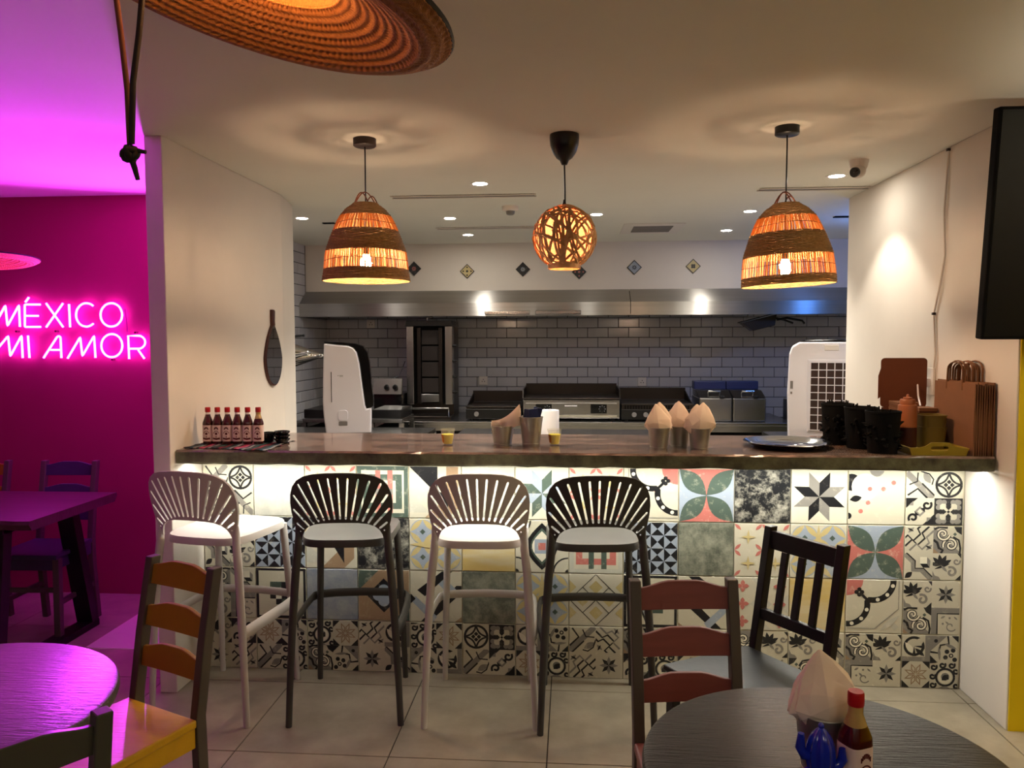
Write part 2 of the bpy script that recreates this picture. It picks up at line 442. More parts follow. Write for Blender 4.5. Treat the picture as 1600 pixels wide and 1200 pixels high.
class Print:
    def __init__(s): s.items = []; s.n = 0; s.X = (0, 0, 1, 0)
    def at(s, ox, oy, sc, rot=0): s.X = (ox, oy, sc, rot); return s
    def T(s, p):
        ox, oy, sc, rot = s.X
        x, y = p[0] - .5, p[1] - .5
        for _ in range(rot % 4): x, y = -y, x
        return (ox + (x + .5) * sc, oy + (y + .5) * sc)
    def clip(s, pts):
        """keep the piece inside its own cell (Sutherland-Hodgman)"""
        for ax, lim, sg in ((0, 0.0, 1), (0, 1.0, -1), (1, 0.0, 1), (1, 1.0, -1)):
            out = []
            for i in range(len(pts)):
                a, b = pts[i - 1], pts[i]
                ia = (a[ax] - lim) * sg >= -1e-9; ib = (b[ax] - lim) * sg >= -1e-9
                if ia != ib:
                    t = (lim - a[ax]) / (b[ax] - a[ax]); out.append((a[0] + t * (b[0] - a[0]), a[1] + t * (b[1] - a[1])))
                if ib: out.append(b)
            pts = out
            if len(pts) < 3: return []
        return pts
    def poly(s, pts, m, layer=None):
        pts = s.clip(list(pts))
        if len(pts) < 3: return
        if layer is None: s.n += 1; layer = s.n
        s.items.append(([s.T(p) for p in pts], KI[m], layer))
    def circ(s, x, y, r, m, n=20): s.poly(arc(x, y, r, 0, 360 - 360 / n, n - 1), m)
    def stroke(s, path, w, m):
        s.n += 1; l = s.n
        nrm = []
        for i in range(len(path)):
            a = path[max(i - 1, 0)]; b = path[min(i + 1, len(path) - 1)]
            dx, dy = b[0] - a[0], b[1] - a[1]; d = math.hypot(dx, dy) or 1; nrm.append((-dy / d * w / 2, dx / d * w / 2))
        for i in range(len(path) - 1):
            p, q = path[i], path[i + 1]; u, v = nrm[i], nrm[i + 1]
            s.poly([(p[0] + u[0], p[1] + u[1]), (q[0] + v[0], q[1] + v[1]), (q[0] - v[0], q[1] - v[1]), (p[0] - u[0], p[1] - u[1])], m, l)
    def ring(s, x, y, r, w, m, a0=0, a1=360, n=24): s.stroke(arc(x, y, r, a0, a1, n), w, m)
    def lens(s, a, b, bulge, m, n=9):
        dx, dy = b[0] - a[0], b[1] - a[1]; L = math.hypot(dx, dy); nx, ny = -dy / L, dx / L
        A = [(a[0] + dx * i / n + nx * bulge * math.sin(PI * i / n), a[1] + dy * i / n + ny * bulge * math.sin(PI * i / n)) for i in range(n + 1)]
        B = [(a[0] + dx * i / n - nx * bulge * math.sin(PI * i / n), a[1] + dy * i / n - ny * bulge * math.sin(PI * i / n)) for i in range(n - 1, 0, -1)]
        s.poly(A + B, m)
    def rect(s, x0, x1, y0, y1, m): s.poly([(x0, y0), (x1, y0), (x1, y1), (x0, y1)], m)
    def dia(s, x, y, r, m): s.poly([(x - r, y), (x, y - r), (x + r, y), (x, y + r)], m)
    def spiral(s, x, y, r0, r1, a0, a1, w, m, n=22):
        s.stroke([(x + (r0 + (r1 - r0) * i / n) * math.cos(math.radians(a0 + (a1 - a0) * i / n)), y + (r0 + (r1 - r0) * i / n) * math.sin(math.radians(a0 + (a1 - a0) * i / n))) for i in range(n + 1)], w, m)
    # ---- large motifs
    def petals(s, c1, c2):
        s.poly([(0, 1), (1, 1), (.5, .5)], c1); s.poly([(0, 0), (1, 0), (.5, .5)], c1); s.poly([(0, 0), (0, 1), (.5, .5)], c2); s.poly([(1, 0), (1, 1), (.5, .5)], c2)
        for cx, cy in ((0, 0), (1, 0), (1, 1), (0, 1)): s.lens((.5, .5), (cx, cy), .165, 'green')
    def star(s, R=.47, a='black', b='grey', ph=22.5, out=False):
        for k in range(8):
            th = math.radians(ph + 45 * k); d = math.radians(22.5)
            c = (.5, .5); q = R * .53
            pts = [c, (.5 + q * math.cos(th - d), .5 + q * math.sin(th - d)), (.5 + R * math.cos(th), .5 + R * math.sin(th)), (.5 + q * math.cos(th + d), .5 + q * math.sin(th + d))]
            if out:
                g = [sum(p[0] for p in pts) / 4, sum(p[1] for p in pts) / 4]
                s.poly([(g[0] + (p[0] - g[0]) * .9, g[1] + (p[1] - g[1]) * .9) for p in pts], a); s.poly([(g[0] + (p[0] - g[0]) * .5, g[1] + (p[1] - g[1]) * .5) for p in pts], b)
            else: s.poly(pts, a if k % 2 else b)
    def pinwheel(s, n=4):
        for i in range(n):
            for j in range(n):
                x, y, w = i / n, j / n, 1 / n; c = (x + w / 2, y + w / 2); q = [(x, y), (x + w, y), (x + w, y + w), (x, y + w)]
                for k in range(4): s.poly([q[k], q[(k + 1) % 4], c], 'black' if (k + i + j) % 2 else 'blue', 1)
        s.n = 1
    def horseshoe(s):
        s.rect(0, 1, 0, 1, 'pale')
        for pts in (arc(0, 1, .62, -90, 0, 14) + arc(0, 1, .36, 0, -90, 14),): s.poly(pts, 'pink')
        s.circ(.06, .60, .30, 'pale'); s.circ(.40, .94, .30, 'pale'); s.circ(.0, 1.0, .30, 'pink')
        band = arc(.02, .52, .36, -100, 10, 14) + arc(.48, .98, .36, -100, 10, 14)
        s.stroke(band, .11, 'black')
        for k in (3, 7, 11, 18, 22, 26): s.circ(band[k][0], band[k][1], .036, 'white', 12)
        s.stroke([(.38, .62), (.24, .76)], .05, 'black')
        for dx, dy in ((0, .05), (.05, 0), (0, -.05), (-.05, 0)): s.circ(.23 + dx, .77 + dy, .04, 'black', 10)
        s.stroke([(0, .08), (.52, .08), (.94, .46), (.94, 1)], .014, 'grey'); s.lens((.62, .04), (.96, .34), .05, 'light'); s.dia(.88, .12, .07, 'light')
    def diamonds(s):
        s.rect(0, 1, 0, 1, 'pale')
        for x, y in ((.25, .5), (.75, .5), (.5, .75), (.5, .25), (0, .75), (1, .75), (0, .25), (1, .25)): s.dia(x, y, .13, 'yellow')
        for a, b in (((0, .5), (.5, 1)), ((0, .5), (.5, 0)), ((.5, 0), (1, .5)), ((.5, 1), (1, .5)), ((.25, .25), (.75, .75)), ((.25, .75), (.75, .25))): s.stroke([a, b], .013, 'black')
    def bluepetal(s):
        s.rect(0, 1, 0, 1, 'pale')
        for cx in (.25, .75):
            for cy in (.25, .75):
                s.circ(cx, cy, .25, 'blue')
                for a, b in (((cx - .25, cy), (cx, cy + .25)), ((cx, cy + .25), (cx + .25, cy)), ((cx + .25, cy), (cx, cy - .25)), ((cx, cy - .25), (cx - .25, cy))): s.lens(a, b, .05, 'yellow')
                s.dia(cx, cy, .055, 'green')
        s.lens((.5, 0), (.5, 1), .07, 'yellow'); s.lens((0, .5), (1, .5), .07, 'yellow')
    def pinkcross(s):
        s.rect(0, 1, 0, 1, 'pale')
        for x, y in ((.5, .5), (.5, 1), (0, .5), (1, .5), (.5, 0)): s.dia(x, y, .2, 'light')
        for x in (.16, .5, .84):
            for y in (.16, .5, .84):
                r = .12 if x != .5 else .07
                for dx, dy in ((r, 0), (-r, 0), (0, r), (0, -r)): s.lens((x, y), (x + dx, y + dy), r * .33, 'pink')
    def checker(s):
        s.rect(0, 1, 0, 1, 'black'); s.rect(.05, .95, .05, .95, 'pale')
        g = ['ggkk', 'gpbp', 'kwkg', 'pkgg'][::-1]
        for j, row in enumerate(g):
            for i, ch in enumerate(row):
                s.rect(.28 + i * .115, .28 + (i + 1) * .115, .27 + j * .115, .27 + (j + 1) * .115, {'g': 'green', 'k': 'black', 'p': 'pale', 'b': 'black', 'w': 'white'}[ch])
    def diag(s, flip=False):
        s.rect(0, 1, 0, 1, 'pale')
        F = (lambda p: (1 - p[0], p[1])) if flip else (lambda p: p)
        for pts, m in (([(.13, .62), (.62, 1), (.82, 1), (.28, .5)], 'black'), ([(.38, 0), (.2, 0), (.9, .72), (1, .72), (1, .58)], 'black'), ([(0, .42), (.1, .5), (.52, .1), (.45, 0), (.42, 0)], 'blue'), ([(.55, .75), (.68, .86), (.92, .62), (.78, .5)], 'blue'), ([(0, .55), (.1, .45), (0, .35)], 'black'), ([(1, .1), (.86, 0), (1, 0)], 'brown')):
            s.poly([F(p) for p in pts], m)
    def wedge(s):
        s.rect(0, 1, 0, 1, 'pale'); s.poly([(0, 1), (.55, 1), (.55, .45)], 'black'); s.poly([(.3, 0), (.72, .42), (.72, 1), (.95, 1), (.95, .2), (.75, 0)], 'brown'); s.poly([(.5, .5), (.75, .5), (.75, .1)], 'black'); s.poly([(0, .5), (.4, .1), (0, .1)], 'light')
    def quatrefoil(s):
        s.rect(0, 1, 0, 1, 'brown'); s.poly([(0, .6), (0, 1), (.4, 1)], 'green'); s.poly([(1, .35), (1, 0), (.7, 0)], 'green'); s.dia(.5, .5, .34, 'black')
        for dx, dy in ((.11, 0), (-.11, 0), (0, .11), (0, -.11)): s.circ(.5 + dx, .5 + dy, .11, 'blue')
        s.rect(.42, .58, .42, .58, 'blue')
    def dots(s):
        s.rect(0, 1, 0, 1, 'pale'); s.circ(.05, .78, .16, 'black'); s.circ(.5, 1.02, .13, 'grey'); s.circ(.30, .70, .25, 'white'); s.lens((.02, .45), (.24, .5), .06, 'black'); s.circ(.0, .15, .06, 'black')
        for x, y in ((.38, .66), (.62, .66), (.80, .78), (.35, .40), (.22, .24)): s.circ(x, y, .042, 'pink', 14)
    def frames(s, inv=False):
        a, b = ('green', 'pink') if inv else ('pink', 'green')
        s.rect(0, 1, 0, 1, 'light' if not inv else 'green'); s.rect(.08, .92, .08, .92, 'pale')
        s.rect(.12, .88, .16, .28, a); s.rect(.12, .88, .72, .84, a); s.rect(.12, .24, .16, .84, a); s.rect(.76, .88, .16, .84, a)
        s.rect(.36, .46, .08, .92, b); s.rect(.60, .70, .08, .92, b); s.rect(.36, .70, .44, .56, 'grey')
    def medallion(s):
        s.rect(0, 1, 0, 1, 'pale')
        for cx, cy in ((0, 0), (1, 0), (0, 1), (1, 1)): s.ring(cx, cy, .28, .03, 'black', 0, 360, 28); s.circ(cx, cy, .06, 'black', 12)
        s.lens((.5, .04), (.5, .96), .30, 'black'); s.lens((.5, .14), (.5, .86), .22, 'green'); s.lens((.5, .2), (.5, .8), .19, 'white'); s.rect(.36, .64, .36, .64, 'blue'); s.rect(.43, .57, .43, .57, 'pink')
    def flowers(s):
        s.rect(0, 1, 0, 1, 'yellow' if False else 'pale')
        for x in (.0, .5, 1.0):
            for y in (.0, .5, 1.0):
                for dx, dy in ((.09, .09), (-.09, .09), (.09, -.09), (-.09, -.09)): s.lens((x, y), (x + dx * 1.3, y + dy * 1.3), .03, 'pink')
        for x in (.25, .75):
            for y in (.25, .75): s.dia(x, y, .045, 'green'); s.lens((x - .14, y), (x + .14, y), .025, 'yellow'); s.lens((x, y - .14), (x, y + .14), .025, 'yellow')
    # ---- small motifs (quarter tile)
    def q_star(s): s.poly([(.1, 0), (.9, 0), (1, .1), (1, .9), (.9, 1), (.1, 1), (0, .9), (0, .1)], 'pale'); s.star(.36, 'black', 'grey', 0)
    def q_flower(s):
        s.rect(0, 1, 0, 1, 'black'); s.poly([(.28, 0), (.72, 0), (1, .28), (1, .72), (.72, 1), (.28, 1), (0, .72), (0, .28)], 'pale'); s.star(.47, 'brown', 'pale', 22.5, True)
    def q_circle(s):
        s.rect(0, 1, 0, 1, 'pale'); s.ring(.5, .5, .44, .09, 'black'); 
        for a, b in (((.5, .94), (.94, .5)), ((.94, .5), (.5, .06)), ((.5, .06), (.06, .5)), ((.06, .5), (.5, .94))):
            s.stroke([(a[0] + (b[0] - a[0]) * t / 8 + (.5 - (a[0] + b[0]) / 2) * math.sin(PI * t / 8) * .35, a[1] + (b[1] - a[1]) * t / 8 + (.5 - (a[1] + b[1]) / 2) * math.sin(PI * t / 8) * .35) for t in range(9)], .07, 'black')
        for dx, dy in ((.11, 0), (-.11, 0), (0, .11), (0, -.11)): s.dia(.5 + dx, .5 + dy, .09, 'black')
        s.dia(.5, .5, .04, 'white')
    def q_clover(s):
        s.rect(0, 1, 0, 1, 'black')
        for x in (.2, .5, .8):
            for y in (.14, .86): s.circ(x if x != .5 else .5, y, .1 if x != .5 else .01, 'grey', 12)
        for sx in (0, 1):
            for sy in (0, 1):
                f = lambda x, y: (x if not sx else 1 - x, y if not sy else 1 - y)
                for x, y, r in ((.15, .34, .1), (.34, .15, .1), (.15, .15, .1), (.28, .28, .15)): s.circ(*f(x, y), r, 'grey', 12)
                s.poly([f(.2, .26), f(.26, .2), f(.4, .2), f(.4, .33), f(.5, .44), f(.44, .5), f(.33, .4), f(.2, .4)], 'pale')
    def q_scroll(s):
        s.rect(0, 1, 0, 1, 'grey'); s.poly([(0, 0), (1, 0), (1, 1)], 'pale')
        s.spiral(.32, .38, .05, .28, 0, 470, .13, 'black'); s.spiral(.32, .38, .05, .28, 0, 470, .06, 'white'); s.spiral(.72, .66, .05, .24, 180, 620, .13, 'black'); s.spiral(.72, .66, .05, .24, 180, 620, .06, 'white')
        s.poly([(1, 0), (.70, 0), (.82, .18), (1, .28)], 'black'); s.dia(.72, .24, .07, 'green'); s.stroke([(0, .72), (.12, .66), (.2, .8), (.4, .86), (.5, 1)], .09, 'black'); s.stroke([(0, .06), (.2, .04), (.5, .1), (.62, .3)], .07, 'black'); s.stroke([(.9, .98), (.98, .8), (.96, .5)], .08, 'black'); s.poly([(0, 1), (.2, 1), (0, .8)], 'brown')
    def q_leaf(s):
        s.rect(0, 1, 0, 1, 'pale')
        for a in (20, 55, 90, 125, 160): s.lens((.3, .55), (.3 + .42 * math.cos(math.radians(a + 10)), .55 + .42 * math.sin(math.radians(a + 10))), .075, 'black')
        s.lens((.06, .4), (.62, .62), .05, 'black'); s.lens((.3, .55), (.52, .3), .05, 'grey')
        s.poly([(0, 0), (.3, 0), (.22, .12), (.08, .16), (0, .34)], 'grey'); s.poly([(.86, 1), (1, 1), (1, .82)], 'black'); s.spiral(.66, .30, .04, .2, 90, 480, .09, 'grey'); s.spiral(.84, .7, .03, .13, 0, 380, .06, 'grey'); s.poly([(1, 0), (.8, 0), (1, .2)], 'black')
    def q_zig(s):
        s.rect(0, 1, 0, 1, 'pale')
        for d, m in ((0, 'black'), (.16, 'grey'), (-.16, 'black')): s.stroke([(0 + d, .25 - d), (.25 + d, .5 - d), (.45 + d, .3 - d), (.7 + d, .55 - d), (.6 + d, .75 - d), (.85 + d, 1 - d)], .075, m)
        for x, y in ((.2, .85), (.85, .2)): s.lens((x - .1, y - .1), (x + .12, y + .12), .05, 'grey'); s.lens((x - .12, y + .08), (x + .1, y - .04), .04, 'black')
    def q_arrows(s):
        s.rect(0, 1, 0, 1, 'pale'); s.poly([(0, 1), (.42, 1), (0, .62)], 'black'); s.poly([(1, 0), (.6, 0), (1, .4)], 'black'); s.dia(.5, .5, .2, 'grey'); s.dia(.5, .5, .1, 'pale')
        s.spiral(.74, .74, .05, .17, 20, 400, .085, 'black'); s.spiral(.26, .26, .05, .17, 200, 580, .085, 'black'); s.poly([(.52, .62), (.66, .48), (.7, .66)], 'black'); s.poly([(.3, .52), (.48, .36), (.34, .34)], 'black')
        s.poly([(.74, .1), (.92, .28), (.74, .28)], 'grey'); s.poly([(.08, .72), (.26, .9), (.26, .72)], 'grey')
    def q_angular(s):
        s.rect(0, 1, 0, 1, 'pale'); s.stroke([(0, .95), (.3, .65), (.3, .35), (.6, .35), (.95, 0)], .16, 'grey'); s.stroke([(.06, 1), (.38, .7), (.38, .42), (.68, .42), (1, .1)], .05, 'black')
        s.rect(.55, .8, .6, .85, 'white'); s.poly([(.55, .6), (.8, .6), (.9, .45), (.66, .45)], 'black'); s.poly([(.8, .6), (.8, .85), (.92, .72), (.9, .45)], 'grey'); s.lens((.02, .05), (.28, .28), .1, 'black')
    def q_heart(s):
        s.rect(0, 1, 0, 1, 'grey'); s.rect(0, .82, .18, 1, 'pale'); s.ring(.42, .58, .33, .1, 'black'); s.lens((.42, .58), (.78, .9), .12, 'pale'); s.lens((.1, .72), (.42, .3), .1, 'white'); s.poly([(.42, .58), (.8, .62), (.8, .48)], 'black'); s.poly([(.42, .58), (.5, .2), (.36, .2)], 'black'); s.lens((.46, .5), (.8, .2), .08, 'black')
    def q_rose(s):
        s.rect(0, 1, 0, 1, 'pale'); s.ring(.56, .42, .32, .08, 'black'); s.circ(.56, .42, .25, 'white'); s.circ(.56, .44, .15, 'grey', 14); s.lens((.44, .3), (.68, .52), .1, 'black'); s.lens((.5, .5), (.7, .34), .06, 'black')
        for x, y in ((.14, .8), (.45, .88), (.78, .88), (.1, .45), (.12, .12), (.93, .66), (.95, .1)): s.spiral(x, y, .03, .12, 0, 400, .075, 'black')
        s.poly([(0, 1), (.3, 1), (.2, .96), (0, .94)], 'black'); s.poly([(.3, 0), (.75, 0), (.6, .08), (.45, .07)], 'grey')
    def q_sprig(s):
        s.rect(0, 1, 0, 1, 'pale'); s.rect(0, .2, 0, 1, 'grey'); s.rect(0, 1, .8, 1, 'grey'); s.stroke([(.22, 0), (.22, .78), (1, .78)], .05, 'black')
        s.spiral(.7, .3, .05, .2, 0, 330, .045, 'grey'); s.lens((.34, .6), (.5, .7), .04, 'grey'); s.circ(.66, .62, .04, 'grey', 10); s.circ(.42, .4, .04, 'grey', 10); s.lens((.5, .5), (.66, .36), .035, 'grey'); s.lens((.8, .68), (.94, .55), .03, 'grey')
    def q_dotted(s):
        s.rect(0, 1, 0, 1, 'pale'); s.poly([(0, 0), (.6, 0), (0, .6)], 'grey'); s.circ(.2, .2, .07, 'black', 10)
        for x, y in ((.75, .75), (.55, .82), (.82, .55), (.9, .88), (.6, .6)): s.circ(x, y, .085, 'black', 12)
        s.circ(.75, .75, .04, 'pale', 10); s.stroke([(.0, .62), (.3, .66), (.36, .36), (.66, .3), (.62, 0)], .07, 'black'); s.lens((.3, .5), (.5, .95), .06, 'grey'); s.lens((.4, .3), (.95, .35), .05, 'grey'); s.poly([(1, 0), (.75, 0), (1, .25)], 'black'); s.poly([(0, 1), (.25, 1), (0, .75)], 'black')
    def q_cross(s):
        s.rect(0, 1, 0, 1, 'pale'); s.stroke([(0, .05), (.95, 1)], .22, 'grey'); s.stroke([(.1, 0), (.55, .45)], .06, 'black'); s.stroke([(.0, .25), (.35, .6), (.1, .95)], .07, 'black'); s.stroke([(.5, .9), (.62, .62), (.95, .6)], .05, 'black'); s.lens((.55, .15), (.95, .4), .12, 'grey'); s.stroke([(.5, .1), (.7, .05), (.9, .2), (1, .5)], .05, 'black')

QUADS = ['cross', 'circle', 'arrows', 'clover', 'scroll', 'dotted', 'angular', 'leaf', 'star', 'flower', 'zig', 'rose', 'heart', 'sprig']
S = 0.2435; SX = 0.245; BX0 = -1.7245; BY = 3.458
GRID = [
    ['s', 'plain_grey', 'flowers', 'frames_g', 'wedge', 'plain_grey', 'star_green', 'flowers', 'horseshoe', 'petals_p', 'plain_dark', 'star', 'dots', 's'],
    ['s', 'pinwheel', 'wedge', 'plain_dark', 'bluepetal', 'plain_yellow', 'medallion', 'frames', 'pinwheel', 'plain_green', 'flowers', 'bluepetal', 'petals_b', 's'],
    ['s', 'checker', 'plain_blue', 'quatrefoil', 'diag', 'plain_green', 'bluepetal', 'diamonds', 'checker', 'diag_f', 'pinkcross', 'plain_yellow', 'horseshoe_r', 's'],
    ['s'] * 14]
# quarter motifs read off the photograph, clockwise from the top left of each small-pattern tile
SMALL = {(0, 0): 'cross circle arrows cross', (1, 0): 'dotted scroll angular leaf', (2, 0): 'scroll angular leaf sprig', (3, 0): 'leaf arrows star zig',
         (3, 1): 'flower dotted cross rose', (3, 2): 'rose flower scroll dotted', (3, 3): 'zig heart star angular', (3, 4): 'rose flower dotted heart', (3, 5): 'circle clover cross arrows',
         (3, 6): 'heart dotted flower rose', (3, 7): 'cross zig zig star', (3, 8): 'scroll leaf arrows rose', (3, 9): 'rose angular dotted scroll', (3, 10): 'scroll leaf leaf zig', (3, 11): 'leaf angular scroll heart',
         (3, 12): 'scroll leaf sprig star', (3, 13): 'heart dotted flower rose', (0, 13): 'cross circle arrows clover', (1, 13): 'zig scroll angular leaf', (2, 13): 'leaf star scroll sprig'}
bar = thing('tiled_bar', 'bar front clad in a patchwork of patterned cement-look tiles below the counter', 'bar', (0, BY, 0))
MB().box(-1.727, 1.713, 0.010, 0.16, 0, 1.0095).build('core', 'bar_grout', bar)
for r in range(4):
    for c in range(14):
        kind = GRID[r][c]; p = Print(); base = 'cream'
        if kind == 's':
            q = SMALL[(r, c)].split()
            for k, (ox, oy) in enumerate(((0, .5), (.5, .5), (0, 0), (.5, 0))):
                p.at(ox, oy, .5, (r * 3 + c + k) % 4 if q[k] in ('scroll', 'zig', 'cross', 'dotted') else 0); getattr(p, 'q_' + q[k])()
                p.n = 0
        elif kind.startswith('plain'): base = kind
        elif kind == 'petals_p': p.petals('pink', 'blue')
        elif kind == 'petals_b': p.petals('blue', 'pink')
        elif kind == 'star': p.star(.5, 'black', 'grey', 22.5)
        elif kind == 'star_green': p.star(.5, 'green', 'blue', 22.5)
        elif kind == 'frames_g': p.frames(True)
        elif kind == 'diag_f': p.diag(True)
        elif kind == 'horseshoe_r': p.horseshoe()
        elif kind == 'horseshoe': p.at(0, 0, 1, 3); p.horseshoe()
        else: getattr(p, kind)()
        mb = MB(); a, b, d, ch = SX / 2 - .0022, S / 2 - .0022, 0.010, 0.0012
        vs = [(-a, d, -b), (a, d, -b), (a, d, b), (-a, d, b), (-a, ch, -b), (a, ch, -b), (a, ch, b), (-a, ch, b), (-a + ch, 0, -b + ch), (a - ch, 0, -b + ch), (a - ch, 0, b - ch), (-a + ch, 0, b - ch)]
        mb.add(vs, [(0, 1, 5, 4), (1, 2, 6, 5), (2, 3, 7, 6), (3, 0, 4, 7), (4, 5, 9, 8), (5, 6, 10, 9), (6, 7, 11, 10), (7, 4, 8, 11), (8, 9, 10, 11)])
        for pts, mi, ly in p.items:
            q = [((x - .5) * 2 * (a - ch), -0.00006 * ly, (y - .5) * 2 * (b - ch)) for x, y in pts]
            ar = sum(q[i - 1][0] * q[i][2] - q[i][0] * q[i - 1][2] for i in range(len(q)))
            if ar < 0: q.reverse()
            mb.add(q, [tuple(range(len(q)))], mi)
        mb.build('tile', [base] + INK[1:], bar, fix=False, loc=(BX0 + (c + .5) * SX, random.uniform(-.0008, .0008), (3 - r + .5) * S))
# rough white grout line and LED strip under the slab
strip = thing('led_strip', 'glowing white LED strip fixed under the counter edge along the tiles', 'light strip', (0, 3.31, 0.9965))
MB().box(-1.70, 1.69, 0.0, 0.014, 0.006, 0.012).build('channel', 'white_plastic', strip)
MB().add([(-1.70, .001, .005), (1.69, .001, .005), (1.69, .013, .005), (-1.70, .013, .005)], [(3, 2, 1, 0)]).build('diffuser', 'led_white', strip, fix=False)
# the slab, slightly uneven front edge
def slab():
    mb = MB(); n = 60; X0, X1 = -1.726, 1.702
    rng = random.Random(3)
    xs = [X0 + (X1 - X0) * i / n for i in range(n + 1)]
    sec = []
    for x in xs:
        j = rng.uniform(-.003, .003); k = rng.uniform(-.0025, .0025)
        yf = 3.225 - 0.012 * (x + 1.7) / 3.4 + j
        sec.append([(x, yf + .004, 1.012 + k), (x, yf, 1.02), (x, yf + j, 1.064), (x, yf + .008, 1.072), (x, 3.87, 1.072), (x, 3.87, 1.012)])
    vs = [p for s_ in sec for p in s_]; fs = []; mi = []
    for i in range(n):
        for k in range(6):
            k2 = (k + 1) % 6
            mb.add([sec[i][k], sec[i + 1][k], sec[i + 1][k2], sec[i][k2]], [(0, 1, 2, 3)], 0 if k in (2, 3, 4) else 1)
    mb.add(sec[0], [(0, 1, 2, 3, 4, 5)], 1); mb.add(sec[-1], [(5, 4, 3, 2, 1, 0)], 1)
    return mb
ct = slab().build('bar_counter', ['counter_concrete', 'counter_side'], fix=True)
bm = bmesh.new(); bm.from_mesh(ct.data); bmesh.ops.remove_doubles(bm, verts=bm.verts, dist=1e-5); bmesh.ops.recalc_face_normals(bm, faces=bm.faces); bm.to_mesh(ct.data); bm.free()
tag(ct, 'long dark polished concrete counter slab spanning the bar between the two walls', 'counter')

# ================================================================== STOOLS
def pip(p, poly):
    x, y = p; c = False
    for i in range(len(poly)):
        (x1, y1), (x2, y2) = poly[i - 1], poly[i]
        if (y1 > y) != (y2 > y) and x < (x2 - x1) * (y - y1) / (y2 - y1) + x1: c = not c
    return c
def fan_back(mb, thick=0.011):
    """curved back panel with radial slots cut right through: 2D outline with holes, triangulated, bent, given thickness"""
    half = [(0.168, 0.752), (0.181, 0.79), (0.192, 0.83), (0.199, 0.87), (0.2015, 0.91), (0.198, 0.945), (0.187, 0.978), (0.167, 1.004), (0.138, 1.022), (0.100, 1.032), (0.05, 1.037)]
    arch = [(0.163, 0.752), (0.158, 0.775), (0.148, 0.796), (0.130, 0.813), (0.105, 0.824), (0.07, 0.830), (0.035, 0.832)]
    outer = half + [(0, 1.038)] + [(-x, z) for x, z in reversed(half)]
    inner = [(-x, z) for x, z in arch] + [(0, 0.8325)] + list(reversed(arch))
    poly = outer + inner
    holes = []
    n = 15
    for i in range(n):
        t = -1 + 2 * i / (n - 1)
        b = (0.150 * t, 0.850 - 0.047 * abs(t) ** 2.4); a = math.radians(90 - 52 * t * (0.75 + .25 * abs(t)))
        tx, tz = b
        while True:
            nx, nz = tx + .002 * math.cos(a), tz + .002 * math.sin(a)
            # stop well inside the outline
            if not pip((nx + .016 * math.cos(a), nz + .016 * math.sin(a)), poly) or math.hypot(nx - b[0], nz - b[1]) > .168: break
            tx, tz = nx, nz
        if abs(t) > .99: tx, tz = b[0] + .035 * math.cos(a), b[1] + .035 * math.sin(a)
        px, pz = -math.sin(a) * .0043, math.cos(a) * .0043
        dx, dz = math.cos(a) * .004, math.sin(a) * .004
        holes.append([(b[0] - px, b[1] - pz), (b[0] - dx, b[1] - dz), (b[0] + px, b[1] + pz), (tx + px, tz + pz), (tx + dx, tz + dz), (tx - px, tz - pz)])
    for sg in (-1, 1): holes.append(arc(sg * .166, .792, .0035, 0, 300, 5))
    pts = []; loops = []
    for L in [poly] + holes:
        loops.append(list(range(len(pts), len(pts) + len(L)))); pts += L
    edges = [(l[i - 1], l[i]) for l in loops for i in range(len(l))]
    g = 0.016
    for i in range(-13, 14):
        for j in range(0, 19):
            q = (i * g, 0.752 + j * g)
            if pip(q, poly) and not any(min(math.hypot(q[0] - h[0], q[1] - h[1]) for h in H) < .006 or pip(q, H) for H in holes): pts.append(q)
    vo, eo, fo = delaunay_2d_cdt([Vector(p) for p in pts], edges, [], 0, 1e-6)[:3]
    keep = []
    for f in fo:
        cx = sum(vo[i].x for i in f) / len(f); cz = sum(vo[i].y for i in f) / len(f)
        if pip((cx, cz), poly) and not any(pip((cx, cz), H) for H in holes): keep.append(tuple(f))
    def bend(x, z): return Vector((x, -0.186 - 0.045 * (1 - (x / .2) ** 2) - 0.07 * (z - .75) / .28, z))
    N = len(vo)
    vs = [bend(v.x, v.y) for v in vo] + [bend(v.x, v.y) + Vector((0, thick, 0)) for v in vo]
    fs = [f for f in keep] + [tuple(i + N for i in reversed(f)) for f in keep]
    cnt = {}
    for f in keep:
        for i in range(len(f)):
            e = (f[i - 1], f[i]); cnt[tuple(sorted(e))] = cnt.get(tuple(sorted(e)), 0) + 1
    for e, c in cnt.items():
        if c == 1: fs.append((e[0], e[1], e[1] + N, e[0] + N))
    mb.add(vs, fs)
